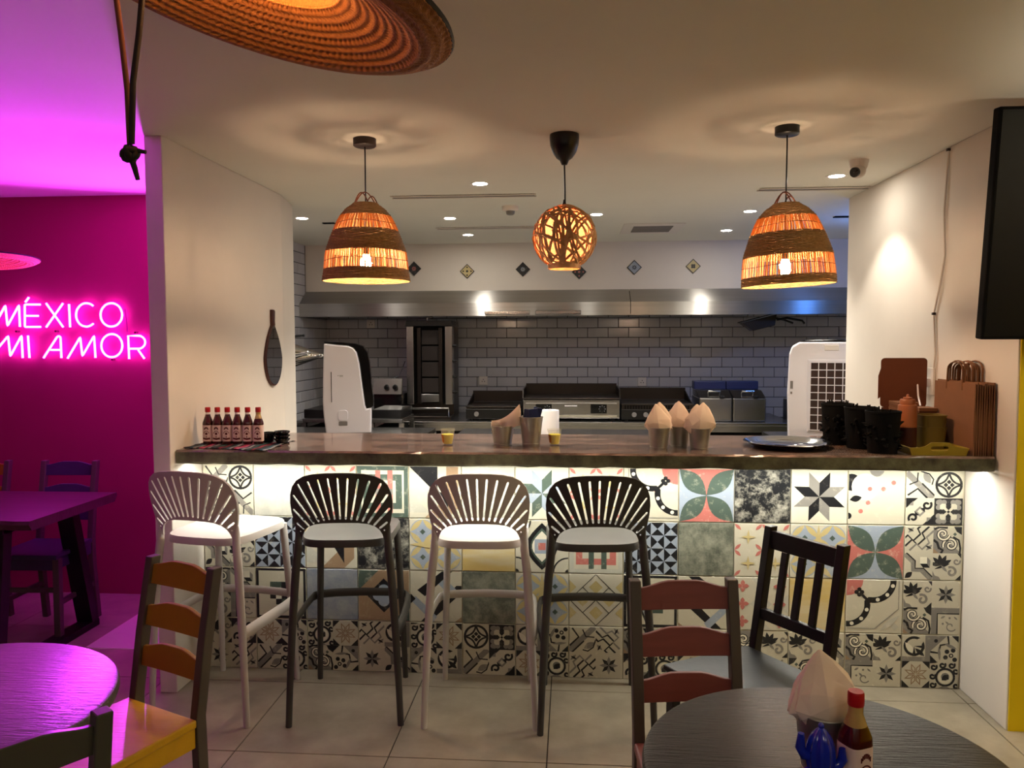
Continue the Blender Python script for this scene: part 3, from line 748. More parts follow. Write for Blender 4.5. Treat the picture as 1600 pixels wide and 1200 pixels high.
def make_stool(m, label, loc, rz):
    t = thing('bar_stool', label, 'bar stool', loc, rz, 'bar stools along the counter')
    mb = MB(); fan_back(mb); mb.build('backrest', m, t, smooth=35)
    # seat: rounded shell, dished, back edge curving
    def out(a):
        x = math.copysign(abs(math.cos(a)) ** .42, math.cos(a)); y = math.copysign(abs(math.sin(a)) ** .42, math.sin(a))
        hw = 0.196 - 0.016 * (1 - y) / 2
        return x * hw, y * 0.197 - 0.012 * (1 - x * x) * (1 if y < 0 else -1)
    mb = MB()
    rings = [(1.0, -.030), (1.0, -.006), (.985, 0.0), (.9, -.004), (.7, -.009), (.35, -.013)]
    k = 48; vs = []
    for sc, dz in rings:
        for i in range(k):
            x, y = out(2 * PI * i / k); vs.append((x * sc, y * sc, .752 + dz))
    vs.append((0, 0, .738)); vs.append((0, 0, .722))
    fs = [(j * k + i, j * k + (i + 1) % k, (j + 1) * k + (i + 1) % k, (j + 1) * k + i) for j in range(len(rings) - 1) for i in range(k)]
    fs += [((len(rings) - 1) * k + i, (len(rings) - 1) * k + (i + 1) % k, len(vs) - 2) for i in range(k)] + [(i, len(vs) - 1, (i + 1) % k) for i in range(k)]
    mb.add(vs, fs); mb.build('seat', m, t, smooth=40)
    for s in (-1, 1):
        MB().tube([(s * .224, -.225, 0), (s * .218, -.222, .15), (s * .205, -.215, .40), (s * .190, -.206, .62), (s * .1795, -.200, .72), (s * .177, -.197, .77), (s * .183, -.199, .81)], [.013, .0135, .0155, .0165, .0165, .014, .006], 12).build('leg', m, t, smooth=40)
        MB().tube([(s * .195, .218, 0), (s * .188, .205, .25), (s * .176, .178, .55), (s * .168, .165, .735)], [.012, .0135, .0155, .0165], 12).build('leg', m, t, smooth=40)
    # footrest: band that runs round the front legs and back to the rear ones
    path = [(-.206, -.204, .375), (-.214, -.20, .378), (-.222, -.10, .386), (-.222, .08, .389), (-.214, .19, .392), (-.19, .222, .393), (-.12, .236, .394), (0, .242, .395)]
    path = path + [(-x, y, z) for x, y, z in reversed(path[:-1])]
    MB().tube(path, .022, 8, sx=.42, sy=1.0).build('footrest', m, t, smooth=50)
    return t
make_stool('stool_white', 'white plastic bar stool nearest the white partition, turned slightly to the right', (-1.478, 3.176, 0), math.radians(-10))
make_stool('stool_charcoal', 'charcoal plastic bar stool between the two white stools', (-.93, 3.176, 0), math.radians(6))
make_stool('stool_white', 'white plastic bar stool between the two charcoal stools', (-.37, 3.19, 0), math.radians(2.1))
make_stool('stool_charcoal', 'charcoal plastic bar stool behind the chair with red slats', (.09, 3.175, 0), math.radians(3.5))

# ================================================================== CHAIRS (face -Y, origin under the seat centre)
def ladder_chair(label, loc, rz, frame, slat, seat, w=.285, top=.88, group='ladder-back dining chairs'):
    t = thing('ladder_back_chair', label, 'chair', loc, rz, group)
    h = w / 2; D = .19
    for s in (-1, 1):
        # rear post: straight below the seat, leaning back above, splayed foot
        p = MB(); y0 = D - .02
        prof = [(y0 + .035, 0), (y0 + .004, .30), (y0, .46), (y0 + .03, .66), (y0 + .072, top)]
        tk = .034
        pts = [(y - tk / 2, z) for y, z in prof] + [(y + tk / 2, z) for y, z in reversed(prof)]
        p.prism(pts, s * h - .015, s * h + .015, 'x'); p.build('post', frame, t, bevel=.003)
        MB().beam((s * (h + .015), -D + .02, 0), (s * (h + .012), -D + .03, .435), .034, .034).build('leg', frame, t, bevel=.003)
        MB().beam((s * (h + .012), -D + .03, .20), (s * h, D - .016, .20), .018, .026, ref=(0, 0, 1)).build('stretcher', frame, t, bevel=.002)
    MB().beam((-h - .01, -D + .03, .27), (h + .01, -D + .03, .27), .024, .018).build('stretcher', frame, t, bevel=.002)
    def yb(z): return (D - .02) + .03 * max(0, (z - .46) / .2) + .0 if z < .66 else (D - .02) + .03 + .042 * (z - .66) / (top - .66)
    for zc in (top - .045, top - .168, top - .288):
        m = MB(); n = 12; vs = []
        for i in range(n + 1):
            u = -1 + 2 * i / n; x = u * (h - .012)
            q_ = min(1, (1 - abs(u)) / .72); hump = q_ * q_ * (3 - 2 * q_)
            zt = zc + .022 + .018 * hump; zb = zc - .036
            bow = .004 * (1 - u * u)
            for z, dy in ((zb, -.007), (zt, -.007), (zt, .007), (zb, .007)): vs.append((x, yb(z) + bow + dy, z))
        fs = [(i * 4 + k, i * 4 + (k + 1) % 4, (i + 1) * 4 + (k + 1) % 4, (i + 1) * 4 + k) for i in range(n) for k in range(4)] + [(0, 1, 2, 3), tuple(n * 4 + k for k in (3, 2, 1, 0))]
        m.add(vs, fs); m.build('slat', slat, t, smooth=40, bevel=.002)
    MB().prism([(-h - .03, -D - .005), (h + .03, -D - .005), (h + .016, D - .037), (-h - .016, D - .037)], .435, .46, 'z').build('seat', seat, t, bevel=.006, seg=3)
    a = MB(); a.box(-h, h, -D + .018, -D + .038, .375, .434); a.box(-h + .016, h - .016, D - .03, D - .012, .375, .434)
    for s in (-1, 1): a.box(s * h - .009, s * h + .009, -D + .04, D - .038, .375, .434)
    a.build('apron', seat if seat != 'chair_amber' else frame, t, bevel=.002)
    return t
def place_back(mid, rz, back=.245):
    """chair origin from the middle of its back-post tops"""
    return (mid[0] + math.sin(rz) * back, mid[1] - math.cos(rz) * back, 0)
r = math.radians(-24)
ladder_chair('ladder-back chair with grey posts, amber slats and a yellow seat beside the purple-lit round table', place_back((-1.175, 2.225), r), r, 'chair_grey', 'chair_amber', 'chair_yellow', w=.275)
r = math.radians(6)
ladder_chair('ladder-back chair with dark posts and dusty red slats behind the dark round table', place_back((.312, 2.15), r), r, 'chair_grey', 'chair_red', 'chair_red', w=.272)
r = math.radians(3)
ladder_chair('ladder-back chair with violet-blue slats behind the dark slab table, nearer the partition', place_back((-2.81, 4.10), r), r, 'chair_grey', 'chair_blue', 'chair_blue', w=.29)
ladder_chair('ladder-back chair with orange slats at the left frame edge behind the slab table', place_back((-3.33, 4.08), r), r, 'chair_grey', 'chair_amber', 'chair_red', w=.32)  # seat coloured red in place of the red light falling on it
r = math.radians(-129)
ladder_chair('dark olive ladder-back chair cut off at the bottom left corner, its back to the viewer', place_back((-.935, 1.185), r), r, 'chair_olive', 'chair_olive', 'chair_olive', w=.285)

def slat_chair(label, loc, rz):
    t = thing('slat_back_chair', label, 'chair', loc, rz)
    h, D, top = .15, .20, .88
    y0 = D - .02
    def yb(z): return y0 + .075 * max(0, z - .45) / (top - .45)
    for s in (-1, 1):
        prof = [(y0 + .03, 0), (y0, .44), (yb(top), top)]
        pts = [(y - .017, z) for y, z in prof] + [(y + .017, z) for y, z in reversed(prof)]
        MB().prism(pts, s * h - .015, s * h + .015, 'x').build('post', 'chair_black', t, bevel=.002)
        MB().beam((s * (h + .02), -D + .02, 0), (s * (h + .02), -D + .02, .435), .034, .034).build('leg', 'chair_black', t, bevel=.002)
        MB().beam((s * (h + .02), -D + .02, .22), (s * h, D - .01, .22), .02, .034, ref=(0, 0, 1)).build('stretcher', 'chair_black', t, bevel=.002)
    MB().beam((-h + .015, yb(.835), .835), (h - .015, yb(.835), .835), .065, .02).build('top_rail', 'chair_black', t, bevel=.002)
    MB().beam((-h + .015, yb(.575), .575), (h - .015, yb(.575), .575), .04, .02).build('lower_rail', 'chair_black', t, bevel=.002)
    for x in (-.072, 0, .072):
        MB().beam((x, yb(.595), .595), (x, yb(.803), .803), .026, .014).build('slat', 'chair_black', t, bevel=.002)
    MB().prism([(-h - .045, -D - .005), (h + .045, -D - .005), (h + .02, D - .038), (-h - .02, D - .038)], .435, .455, 'z').build('seat', 'chair_black', t, bevel=.005, seg=3)
    MB().box(-h, h, -D + .012, -D + .03, .38, .434).box(-h + .016, h - .016, D - .03, D - .012, .38, .434).build('apron', 'chair_black', t)
    return t
r = math.radians(-56)
slat_chair('black wooden chair with upright slats standing at an angle by the tiled bar', place_back((.80, 2.665), r, .255), r)

# ================================================================== TABLES
def round_table(name, label, c, R, topmat, legmat):
    t = thing(name, label, 'table', (c[0], c[1], 0))
    prof = [(0.001, .708), (R - .012, .708), (R - .003, .712), (R, .720), (R, .729), (R - .003, .737), (R - .010, .740), (0.001, .740)]
    MB().lathe(prof, 96).build('tabletop', topmat, t, smooth=35)
    MB().lathe([(R * .72, .690), (R * .72, .7075), (R * .62, .7075), (R * .62, .690), (R * .72, .690)], 48).build('support_ring', legmat, t, smooth=35)
    MB().lathe([(.20, 0), (.20, .012), (.19, .020), (.05, .034), (.038, .06), (.034, .20), (.034, .66), (.05, .68), (.10, .700), (.10, .7075)], 40, cap0=True, cap1=True).build('pedestal', legmat, t, smooth=40)
    return t
round_table('round_table', 'round dark brown wood-grain table holding the napkin bucket and sauce bottle', (.485, 1.45), .347, 'table_dark', 'black_steel')
round_table('round_table', 'round table with pale grained top glowing purple at the lower left', (-1.42, 1.55), .382, 'table_pale', 'chair_grey')
st = thing('slab_table', 'rectangular slab table with black trapezoid legs by the pink wall', 'table', (-2.4, 3.2, 0))
def slab_top():
    mb = MB(); n = 24; rng = random.Random(5); sec = []
    for i in range(n + 1):
        x = -1.55 + 1.55 * i / n; e = rng.uniform(-.006, .006)
        sec.append([(x, -.004 + e, .735), (x, .018 + e, .705), (x, .645 - e, .705), (x, .668 - e, .735), (x, .664, .75), (x, .004 + e, .75)])
    for i in range(n):
        for k in range(6): k2 = (k + 1) % 6; mb.add([sec[i][k], sec[i + 1][k], sec[i + 1][k2], sec[i][k2]], [(0, 1, 2, 3)])
    mb.add(sec[0], [tuple(range(6))]); mb.add(sec[-1], [tuple(range(5, -1, -1))])
    return mb
o = slab_top().build('tabletop', 'table_slab', st)
bm = bmesh.new(); bm.from_mesh(o.data); bmesh.ops.remove_doubles(bm, verts=bm.verts, dist=1e-5); bmesh.ops.recalc_face_normals(bm, faces=bm.faces); bm.to_mesh(o.data); bm.free()
for x in (-.22, -1.30):
    for a, b in (((x, .02, 0.02), (x, .10, .70)), ((x, .72, 0.02), (x, .57, .70))):
        MB().beam(a, b, .09, .055, ref=(0, 1, 0)).build('leg', 'black_steel', st, bevel=.002)
    MB().box(x - .045, x + .045, -.01, .75, 0, .035).build('foot_bar', 'black_steel', st, bevel=.002)
    MB().box(x - .045, x + .045, .06, .61, .67, .704).build('head_bar', 'black_steel', st, bevel=.002)

# ================================================================== PENDANTS
def bulb(parent, z, r=.026, m='bulb_warm'):
    prof = [(.0005, z - r * 1.15), (r * .6, z - r * .98), (r * .95, z - r * .45), (r, z), (r * .9, z + r * .5), (r * .6, z + r * 1.1), (r * .5, z + r * 1.35)]
    MB().lathe(prof, 14, cap0=True, cap1=True).build('bulb', m, parent, smooth=60)
    MB().lathe([(r * .52, z + r * 1.36), (r * .56, z + r * 2.9), (r * .3, z + r * 3.1)], 12, cap0=True, cap1=True).build('lamp_holder', 'black_plastic', parent, smooth=40)
def bell_r(prof, z):
    for (r0, z0), (r1, z1) in zip(prof, prof[1:]):
        if z1 <= z <= z0: return r0 + (r1 - r0) * (z0 - z) / (z0 - z1)
    return prof[-1][0]
def basket_pendant(label, loc, top, prof, bands, bulb_z, tilt, rose_col):
    """prof: (radius, z) relative to the ceiling, downwards"""
    t = thing('basket_pendant', label, 'pendant lamp', loc)
    MB().lathe([(.001, -.034), (.044, -.034), (.049, -.030), (.049, 0)], 28).build('ceiling_rose', rose_col, t, smooth=40)
    MB().tube([(0, 0, -.03), (.001, 0, -.06), (0, .002, top - ZC - .05), (0, 0, bulb_z + .06)], .0032, 8).build('cord', 'black_plastic', t, smooth=60)
    # fine profile
    zs0, zs1 = prof[0][1], prof[-1][1]
    dense = []
    for i in range(61):
        z = zs0 + (zs1 - zs0) * i / 60
        k = 0
        while k < len(prof) - 2 and z < prof[k + 1][1]: k += 1
        # cubic-ish smoothing through points
        p0 = prof[max(k - 1, 0)]; p1 = prof[k]; p2 = prof[k + 1]; p3 = prof[min(k + 2, len(prof) - 1)]
        u = (z - p1[1]) / (p2[1] - p1[1])
        r_ = .5 * ((2 * p1[0]) + (-p0[0] + p2[0]) * u + (2 * p0[0] - 5 * p1[0] + 4 * p2[0] - p3[0]) * u * u + (-p0[0] + 3 * p1[0] - 3 * p2[0] + p3[0]) * u ** 3)
        dense.append((r_, z))
    M = Matrix.Translation((0, 0, zs0)) @ Matrix.Rotation(tilt, 4, 'Y') @ Matrix.Translation((0, 0, -zs0))
    rng = random.Random(int(loc[0] * 100))
    for (za, zb) in bands['weave']:
        mb = MB(); n = int((za - zb) / .0052) + 1
        for i in range(n):
            z = za - (za - zb) * (i + .5) / n; R = bell_r(dense, z); ph = (i % 2) * PI
            path = []
            for k in range(72):
                a = 2 * PI * k / 72; rr = R + .0013 * math.sin(18 * a + ph) + rng.uniform(-.0004, .0004)
                path.append(M @ Vector((rr * math.cos(a), rr * math.sin(a), z + rng.uniform(-.0006, .0006))))
            mb.tube(path, .0028, 5, closed=True)
        mb.build('woven_band', 'rattan', t, smooth=80)
    for (za, zb) in bands['reed']:
        mb = MB(); n = 120
        for k in range(n):
            a = 2 * PI * (k + rng.uniform(-.3, .3)) / n; a2 = a + rng.uniform(-.02, .02)
            path = []
            for u in (0, .33, .67, 1):
                z = za + .004 + (zb - za - .008) * u; R = bell_r(dense, min(max(z, zs1), zs0)); aa = a + (a2 - a) * u
                path.append(M @ Vector((R * math.cos(aa), R * math.sin(aa), z)))
            mb.tube(path, rng.uniform(.0017, .0028), 4, caps=False)
        mb.build('reed_band', 'reed', t, smooth=80)
        zm = (za + zb) / 2; R = bell_r(dense, zm) + .002
        MB().tube([M @ Vector((R * math.cos(2 * PI * k / 60), R * math.sin(2 * PI * k / 60), zm + .003 * math.sin(3 * 2 * PI * k / 60))) for k in range(60)], .0012, 4, closed=True).build('stitch_cord', 'twine', t, smooth=60)
    # twine handles on top
    for (x0, x1, h_, yy) in ((-.05, .045, .055, .0), (-.005, .05, .04, .02), (-.045, .02, .05, -.02)):
        path = [M @ Vector((x0 + (x1 - x0) * i / 12, yy, zs0 - .006 + h_ * math.sin(PI * i / 12))) for i in range(13)]
        MB().tube(path, .0028, 6).build('handle', 'twine', t, smooth=60)
    bulb(t, bulb_z)
    return t
P1 = [(.050, -.276), (.085, -.304), (.114, -.340), (.139, -.395), (.160, -.45), (.173, -.49), (.180, -.56), (.188, -.612)]
basket_pendant('basket-weave pendant with two pale reed bands, hanging over the left of the bar', (-.891, 3.32, ZC), 2.142, P1, {'weave': [(-.276, -.334), (-.396, -.487), (-.562, -.612)], 'reed': [(-.334, -.396), (-.487, -.562)]}, -.532, 0, 'brown_metal')
P3 = [(.050, -.312), (.085, -.338), (.116, -.372), (.141, -.428), (.162, -.485), (.175, -.525), (.183, -.60), (.186, -.648)]
basket_pendant('tilted basket-weave pendant with two pale reed bands, hanging near the white right wall', (.883, 3.29, ZC), 2.107, P3, {'weave': [(-.312, -.372), (-.436, -.530), (-.612, -.648)], 'reed': [(-.372, -.436), (-.530, -.612)]}, -.575, math.radians(-2.5), 'black_plastic')

t = thing('ball_pendant', 'round bamboo-strip ball pendant glowing orange over the middle of the bar', 'pendant lamp', (-.03, 3.33, ZC))
MB().lathe([(.001, -.128), (.012, -.126), (.020, -.108), (.034, -.098), (.050, -.075), (.060, -.045), (.063, -.015), (.062, 0)], 32).build('ceiling_cup', 'black_plastic', t, smooth=50)
MB().tube([(0, 0, -.12), (.002, 0, -.2), (.004, 0, -.33)], .0035, 8).build('cord', 'black_plastic', t, smooth=60)
MB().lathe([(.004, -.272), (.010, -.30), (.012, -.31)], 12).build('cord_grip', 'black_plastic', t, smooth=50)
zc, R = -.432, .131
MB().lathe([(R * .97 * math.sin(math.radians(a)), zc + R * .97 * math.cos(math.radians(a))) for a in range(12, 149, 4)], 40).build('liner', 'lamp_liner', t, smooth=80)
rng = random.Random(11); mb = MB()
for k in range(40):
    # each strip is a slice circle on the sphere, tipped at random
    ax = Vector((rng.gauss(0, 1), rng.gauss(0, 1), rng.gauss(0, .55))).normalized(); off = rng.uniform(-.55, .55) * R
    e1 = ax.orthogonal().normalized(); e2 = ax.cross(e1); rr = math.sqrt(R * R - off * off); w_ = rng.uniform(.008, .0135); lift = rng.uniform(0, .004)
    n = 44; vs = []; ok = []
    for i in range(n):
        a = 2 * PI * i / n; d = (e1 * math.cos(a) + e2 * math.sin(a)) * rr + ax * off
        dn = d.normalized(); ok.append(dn.z > -.86)
        for s_, h_ in ((-1, 0), (1, 0), (1, .002), (-1, .002)):
            q = (dn * (R + lift + h_)) + ax * (s_ * w_ / 2); vs.append((q.x, q.y, zc + q.z))
    fs = []
    for i in range(n):
        j = (i + 1) % n
        if ok[i] and ok[j]:
            for c in range(4): fs.append((i * 4 + c, i * 4 + (c + 1) % 4, j * 4 + (c + 1) % 4, j * 4 + c))
    mb.add(vs, fs)
mb.build('bamboo_strips', 'bamboo', t, smooth=30)
MB().lathe([(.064, zc - R * .86), (.070, zc - R * .86), (.070, zc - R * 1.03), (.064, zc - R * 1.03), (.064, zc - R * .86)], 36).build('lower_ring', 'bamboo', t, smooth=40)
bulb(t, zc + .005, .027, 'ball_bulb')

# ================================================================== CEILING FITTINGS
def downlight(label, x, y, watts, cold=(1.0, .92, .80), spot=95):
    t = thing('downlight', label, 'ceiling light', (x, y, ZC), 0, 'recessed ceiling downlights')
    MB().lathe([(.040, -.002), (.054, -.003), (.056, 0)], 24).build('trim_ring', 'off_white', t, smooth=50)
    MB().lathe([(.0005, -.0015), (.040, -.0015)], 20).build('lens', 'downlight_lens', t)
    lamp('downlight_beam', 'SPOT', (0, 0, -.012), watts, cold, t, .035, math.radians(spot), .35 if spot < 100 else .7, (0, 0, 0))
for lab, x, y, k in (('recessed downlight beside the tiled kitchen side wall', -1.909, 5.398, 1), ('recessed downlight nearest the viewer, in front of the long slot vent', -.507, 4.313, 1), ('recessed downlight between the two long slot vents', -.864, 5.5, 1),
                     ('recessed downlight just behind the rear slot vent, close to the hood', -.853, 6.375, .2), ('recessed downlight showing right behind the bamboo ball pendant', .174, 5.433, 1), ('recessed downlight left of the right-hand basket pendant', 1.212, 5.4, 1),
                     ('rear recessed downlight to the right of the square air grille', 1.236, 6.324, .2), ('recessed downlight beside the dome camera, washing the right wall', 1.413, 4.289, .33)):
    downlight(lab, x, y, DOWN * k, spot=95 if k == .33 else 118)
def slot(label, x0, x1, y, yaw=0.0, w_=.075):
    t = thing('slot_vent', label, 'air vent', ((x0 + x1) / 2, y, ZC), yaw, 'ceiling slot vents')
    h = (x1 - x0) / 2
    MB().box(-h, h, -w_ / 2, w_ / 2, -.003, -.0005).build('backing', 'black_matte', t)
    for yy in (-w_ / 2, w_ / 2 - .012): MB().box(-h - .01, h + .01, yy, yy + .012, -.008, -.0005).build('frame', 'off_white', t)
    MB().box(-h, h, -.012, .012, -.006, -.0005).build('blade', 'grey_plastic', t)
slot('long slot vent in the ceiling behind the left basket pendant', -1.08, -.22, 4.66)
slot('long rear slot vent in the kitchen ceiling behind the ball pendant', -1.037, -.10, 5.98)
slot('short slot vent in the ceiling running into the right wall', 1.092, 1.70, 4.62)
t = thing('air_grille', 'square white air-conditioning grille in the kitchen ceiling', 'air vent', (.625, 6.15, ZC))
MB().box(-.23, .23, -.27, .27, -.006, -.0005).build('panel', 'off_white', t, bevel=.002)
for i in range(9): MB().box(-.15, .15, -.16 + i * .036, -.145 + i * .036, -.011, -.006).build('blade', 'grey_plastic', t)
t = thing('smoke_detector', 'small white smoke detector on the kitchen ceiling', 'smoke detector', (-.397, 5.06, ZC))
MB().lathe([(.001, -.030), (.046, -.030), (.052, -.024), (.054, 0)], 28).build('base', 'off_white', t, smooth=40)
MB().lathe([(.001, -.055), (.018, -.055), (.026, -.050), (.030, -.031)], 20).build('sensor', 'grey_plastic', t, smooth=40)
t = thing('dome_camera', 'white security camera turned to the left on the ceiling near the right wall', 'camera', (1.40, 3.93, ZC))
MB().lathe([(.030, -.052), (.040, -.030), (.046, 0)], 28, cap0=True).build('housing', 'off_white', t, smooth=50)
MB().lathe([(.034 * math.sin(math.radians(a)), .034 * math.cos(math.radians(a))) for a in range(2, 179, 8)], 24, c=(-.006, -.012, -.055)).build('eyeball', 'off_white', t, smooth=80)
Mr = Matrix.Translation((-.006, -.012, -.055)) @ Matrix.Rotation(math.radians(-52), 4, 'Z') @ Matrix.Rotation(math.radians(105), 4, 'X')
MB().lathe([(.024, .024), (.024, .037), (.001, .038)], 24, M=Mr).build('lens', 'dark_lens', t, smooth=40)
tag(MB().box(-1.83, -1.74, 5.60, 5.64, ZC - .008, ZC - .0005).build('access_slot', 'black_matte', bevel=.002), 'short dark slot in the kitchen ceiling beside the left basket pendant', 'ceiling slot')
tag(MB().box(1.86, 1.97, 5.66, 5.71, ZC - .008, ZC - .0005).build('access_slot', 'black_matte', bevel=.002), 'short dark slot in the ceiling beside the top of the right wall', 'ceiling slot')

# six hand-painted tiles set on their points along the bulkhead
for i, (x, z, c1, c2, lab) in enumerate(((-1.424, 2.198, 'ink_black', 'ink_pink', 'dark maroon diamond wall tile half hidden by the left basket pendant'), (-.938, 2.170, 'ink_yellow', 'ink_black', 'pale yellow diamond wall tile with a black dot centre'),
        (-.434, 2.182, 'ink_black', 'ink_blue', 'navy and white star diamond wall tile left of the ball pendant'), (.07, 2.154, 'ink_black', 'ink_pink', 'diamond wall tile peeping out under the ball pendant'),
        (.558, 2.189, 'ink_blue', 'ink_black', 'grey-blue snowflake diamond wall tile right of the ball pendant'), (1.073, 2.194, 'ink_yellow', 'ink_black', 'cream diamond wall tile with a dark clover, nearest the right wall'))):
    d = .066; th = thing('diamond_tile', lab, 'wall tile', (x, 6.95, z), 0, 'diamond tiles on the bulkhead')
    MB().prism([(-d, 0), (0, -d), (d, 0), (0, d)], -.008, 0).build('body', 'ink_black', th)
    mb = MB(); q = .86 * d; mb.prism([(-q, 0), (0, -q), (q, 0), (0, q)], -.0086, -.008)
    mb.build('glaze', c1, th)
    mb = MB()
    def pt(u, v): return (u * d * .43, v * d * .43)
    if i in (0, 2, 4):
        for k in range(8):
            a = k * PI / 4; L_ = .8 if k % 2 == 0 else .85; dx, dy = math.cos(a), math.sin(a)
            mb.prism([pt(.1 * dx, .1 * dy), pt(.5 * dx - .16 * dy, .5 * dy + .16 * dx), pt(L_ * dx, L_ * dy), pt(.5 * dx + .16 * dy, .5 * dy - .16 * dx)], -.0092, -.0086)
    elif i == 5:
        for k in range(4):
            a = PI / 4 + k * PI / 2; mb.prism([pt(.42 * math.cos(a) + u, .42 * math.sin(a) + v) for u, v in arc(0, 0, .36, 0, 330, 11)], -.0092, -.0086)
    else:
        mb.prism([pt(u, v) for u, v in arc(0, 0, .36, 0, 345, 15)], -.0092, -.0086)
        for k in range(4):
            a = k * PI / 2; mb.prism([pt(1.25 * math.cos(a) + u, 1.25 * math.sin(a) + v) for u, v in arc(0, 0, .26, 0, 330, 9)], -.0092, -.0086)
    mb.build('motif', c2, th)

# warm dining-room lamps behind and beside the viewer (bare lights, no fittings built)
for x, y, c in ((-1.2, -1.4, (1.0, .84, .64)), (.9, -1.2, (1.0, .84, .64)), (2.7, .9, (1.0, .60, .34))):
    lamp('dining_lamp', 'POINT', (x, y, 1.95), ROOM, c, None, .09)
for x, y, k, c in ((-1.6, -1.9, .8, (1.0, .95, .84)), (1.3, -1.9, 1.0, (1.0, .95, .84)), (2.6, 2.0, 1.2, (1.0, .90, .72))):  # added bare spots aimed up to brighten the ceiling
    lamp('ceiling_fill', 'SPOT', (x, y, 1.70), CEILING_FILL * k, c, None, .06, math.radians(136), .5, (PI, 0, 0))
# insect lamp on the hidden kitchen side wall
lamp('insect_lamp', 'POINT', (2.35, 5.6, 2.2), BLUE, (.08, .28, 1.0), None, .08)

# ================================================================== ON THE COUNTER
CZ = 1.072
def ring_pts(n, fn): return [fn(2 * PI * i / n) for i in range(n)]
# striped woven cloth with ragged ends
def cloth():
    mb = MB(); rng = random.Random(2)
    def fn(u, v):
        x = -1.712 + u * .40; y = 3.262 + v * .30 + .02 * math.sin(u * 5) - .03 * u * (1 - v)
        e = 0.0
        if u in (0, 1): e = rng.uniform(-.012, .012)
        return (x + e, y, CZ + .0035 + .002 * math.sin(u * 23 + v * 6) + .0015 * math.sin(v * 19))
    mb.grid(fn, 40, 16); n = len(mb.v)
    mb.add([(x, y, max(CZ + .0006, z - .0025)) for x, y, z in mb.v[:n]], [tuple(reversed(f)) for f in mb.f[:]])
    return mb
stripes_mat('serape', [(24, 24, 30), (30, 80, 96), (150, 150, 146), (24, 24, 30), (160, 30, 70), (180, 90, 120), (24, 40, 60), (150, 150, 146), (24, 24, 30), (40, 84, 80), (30, 24, 30), (130, 26, 46), (24, 24, 30)], 0, .17)
tag(cloth().build('woven_cloth', 'serape', smooth=60), 'striped multicoloured woven cloth lying under the row of sauce bottles', 'cloth')

def sauce_bottle(label, loc, rz, sc=1.0, open_neck=False, group='row of hot sauce bottles'):
    t = thing('sauce_bottle', label, 'bottle', loc, rz, group); t.scale = (sc, sc, sc)
    z1 = .093
    # squared body with rounded corners
    mb = MB(); k = 28; vs = []
    prof = [(.0205, 0), (.0215, .003), (.0215, z1), (.0205, z1 + .006), (.016, z1 + .022), (.0115, z1 + .038), (.0105, z1 + .05), (.0105, .148)]
    for R, z in prof:
        e = .55 if z <= z1 + .006 else .8 if z < z1 + .03 else 1.0
        for i in range(k):
            a = 2 * PI * i / k; c, s_ = math.cos(a), math.sin(a)
            vs.append((R * math.copysign(abs(c) ** e, c), R * math.copysign(abs(s_) ** e, s_), z))
    fs = [(j * k + i, j * k + (i + 1) % k, (j + 1) * k + (i + 1) % k, (j + 1) * k + i) for j in range(len(prof) - 1) for i in range(k)]
    split = 4 if open_neck else 99
    mb.add(vs, [f for f in fs if min(f) < split * k]); mb.add([], [])
    fs2 = [f for f in fs if min(f) >= split * k]
    for f in fs2: mb.f.append(f); mb.m.append(1)
    mb.f.append(tuple(range(k - 1, -1, -1))); mb.m.append(0)
    mb.build('glass', ['sauce', 'glass_neck'], t, smooth=40)
    MB().lathe([(.0118, .145), (.0122, .147), (.0122, .164), (.0110, .167), (.0005, .167)], 24).build('cap', 'red_cap', t, smooth=40)
    MB().lathe([(.0112, .128), (.0112, .1445)], 20).build('neck_seal', 'glass_neck' if open_neck else 'label_white', t, smooth=60)
    mb = MB(); e = .55; L = .0219
    pts = [(L * math.copysign(abs(math.cos(a)) ** e, math.cos(a)), L * math.copysign(abs(math.sin(a)) ** e, math.sin(a))) for a in [2 * PI * i / 40 for i in range(40)]]
    vs = [(x, y, z) for z in (.012, .086) for x, y in pts]
    mb.add(vs, [(i, (i + 1) % 40, 40 + (i + 1) % 40, 40 + i) for i in range(40)])
    lb = mb.build('label', 'label_paper', t, smooth=50)
    # label print: an arched line of lettering, a round emblem, a ribbon
    mb = MB(); yf = -.0222
    def flat(pts, m=0): mb.add([(x, yf - .0003 * (abs(x) < .03), z) for x, z in pts], [tuple(range(len(pts)))], m)
    for i in range(7):
        a = math.radians(132 - i * 14); cx, cz = .0205 * math.cos(a) * .62, .052 + .0225 * math.sin(a)
        flat([(cx - .0013, cz - .004), (cx + .0013, cz - .004), (cx + .0015, cz + .004), (cx - .0015, cz + .004)])
    o_ = arc(0, .048, .0125, 0, 180, 12); i_ = arc(0, .048, .0100, 180, 0, 12); flat(o_ + i_)
    flat(arc(0, .047, .0055, 0, 330, 11)); flat([(-.016, .030), (.0, .027), (.016, .030), (.017, .022), (.0, .019), (-.015, .023)]); flat([(-.003, .03), (.003, .03), (0, .039)])
    mb.build('print', 'label_ink', lb, fix=False)
    return t
bx = (-1.663, -1.618, -1.572, -1.526, -1.478, -1.429)
names = ['hot sauce bottle at the wall end of the row of six', 'second hot sauce bottle from the white partition', 'third hot sauce bottle from the white partition', 'fourth hot sauce bottle from the white partition', 'fifth hot sauce bottle, next to the part-used one', 'part-used hot sauce bottle with a pale neck, beside the black bowls']
src = None
for i, x in enumerate(bx):
    loc = (x, 3.40 + .002 * i, CZ + .0062)
    if i == 0: src = sauce_bottle(names[i], loc, math.radians(4))
    elif i == 5: sauce_bottle(names[i], loc, math.radians(8), 1.0, True)
    else: copy_thing(src, names[i], loc, math.radians(4 + i), 'row of hot sauce bottles')

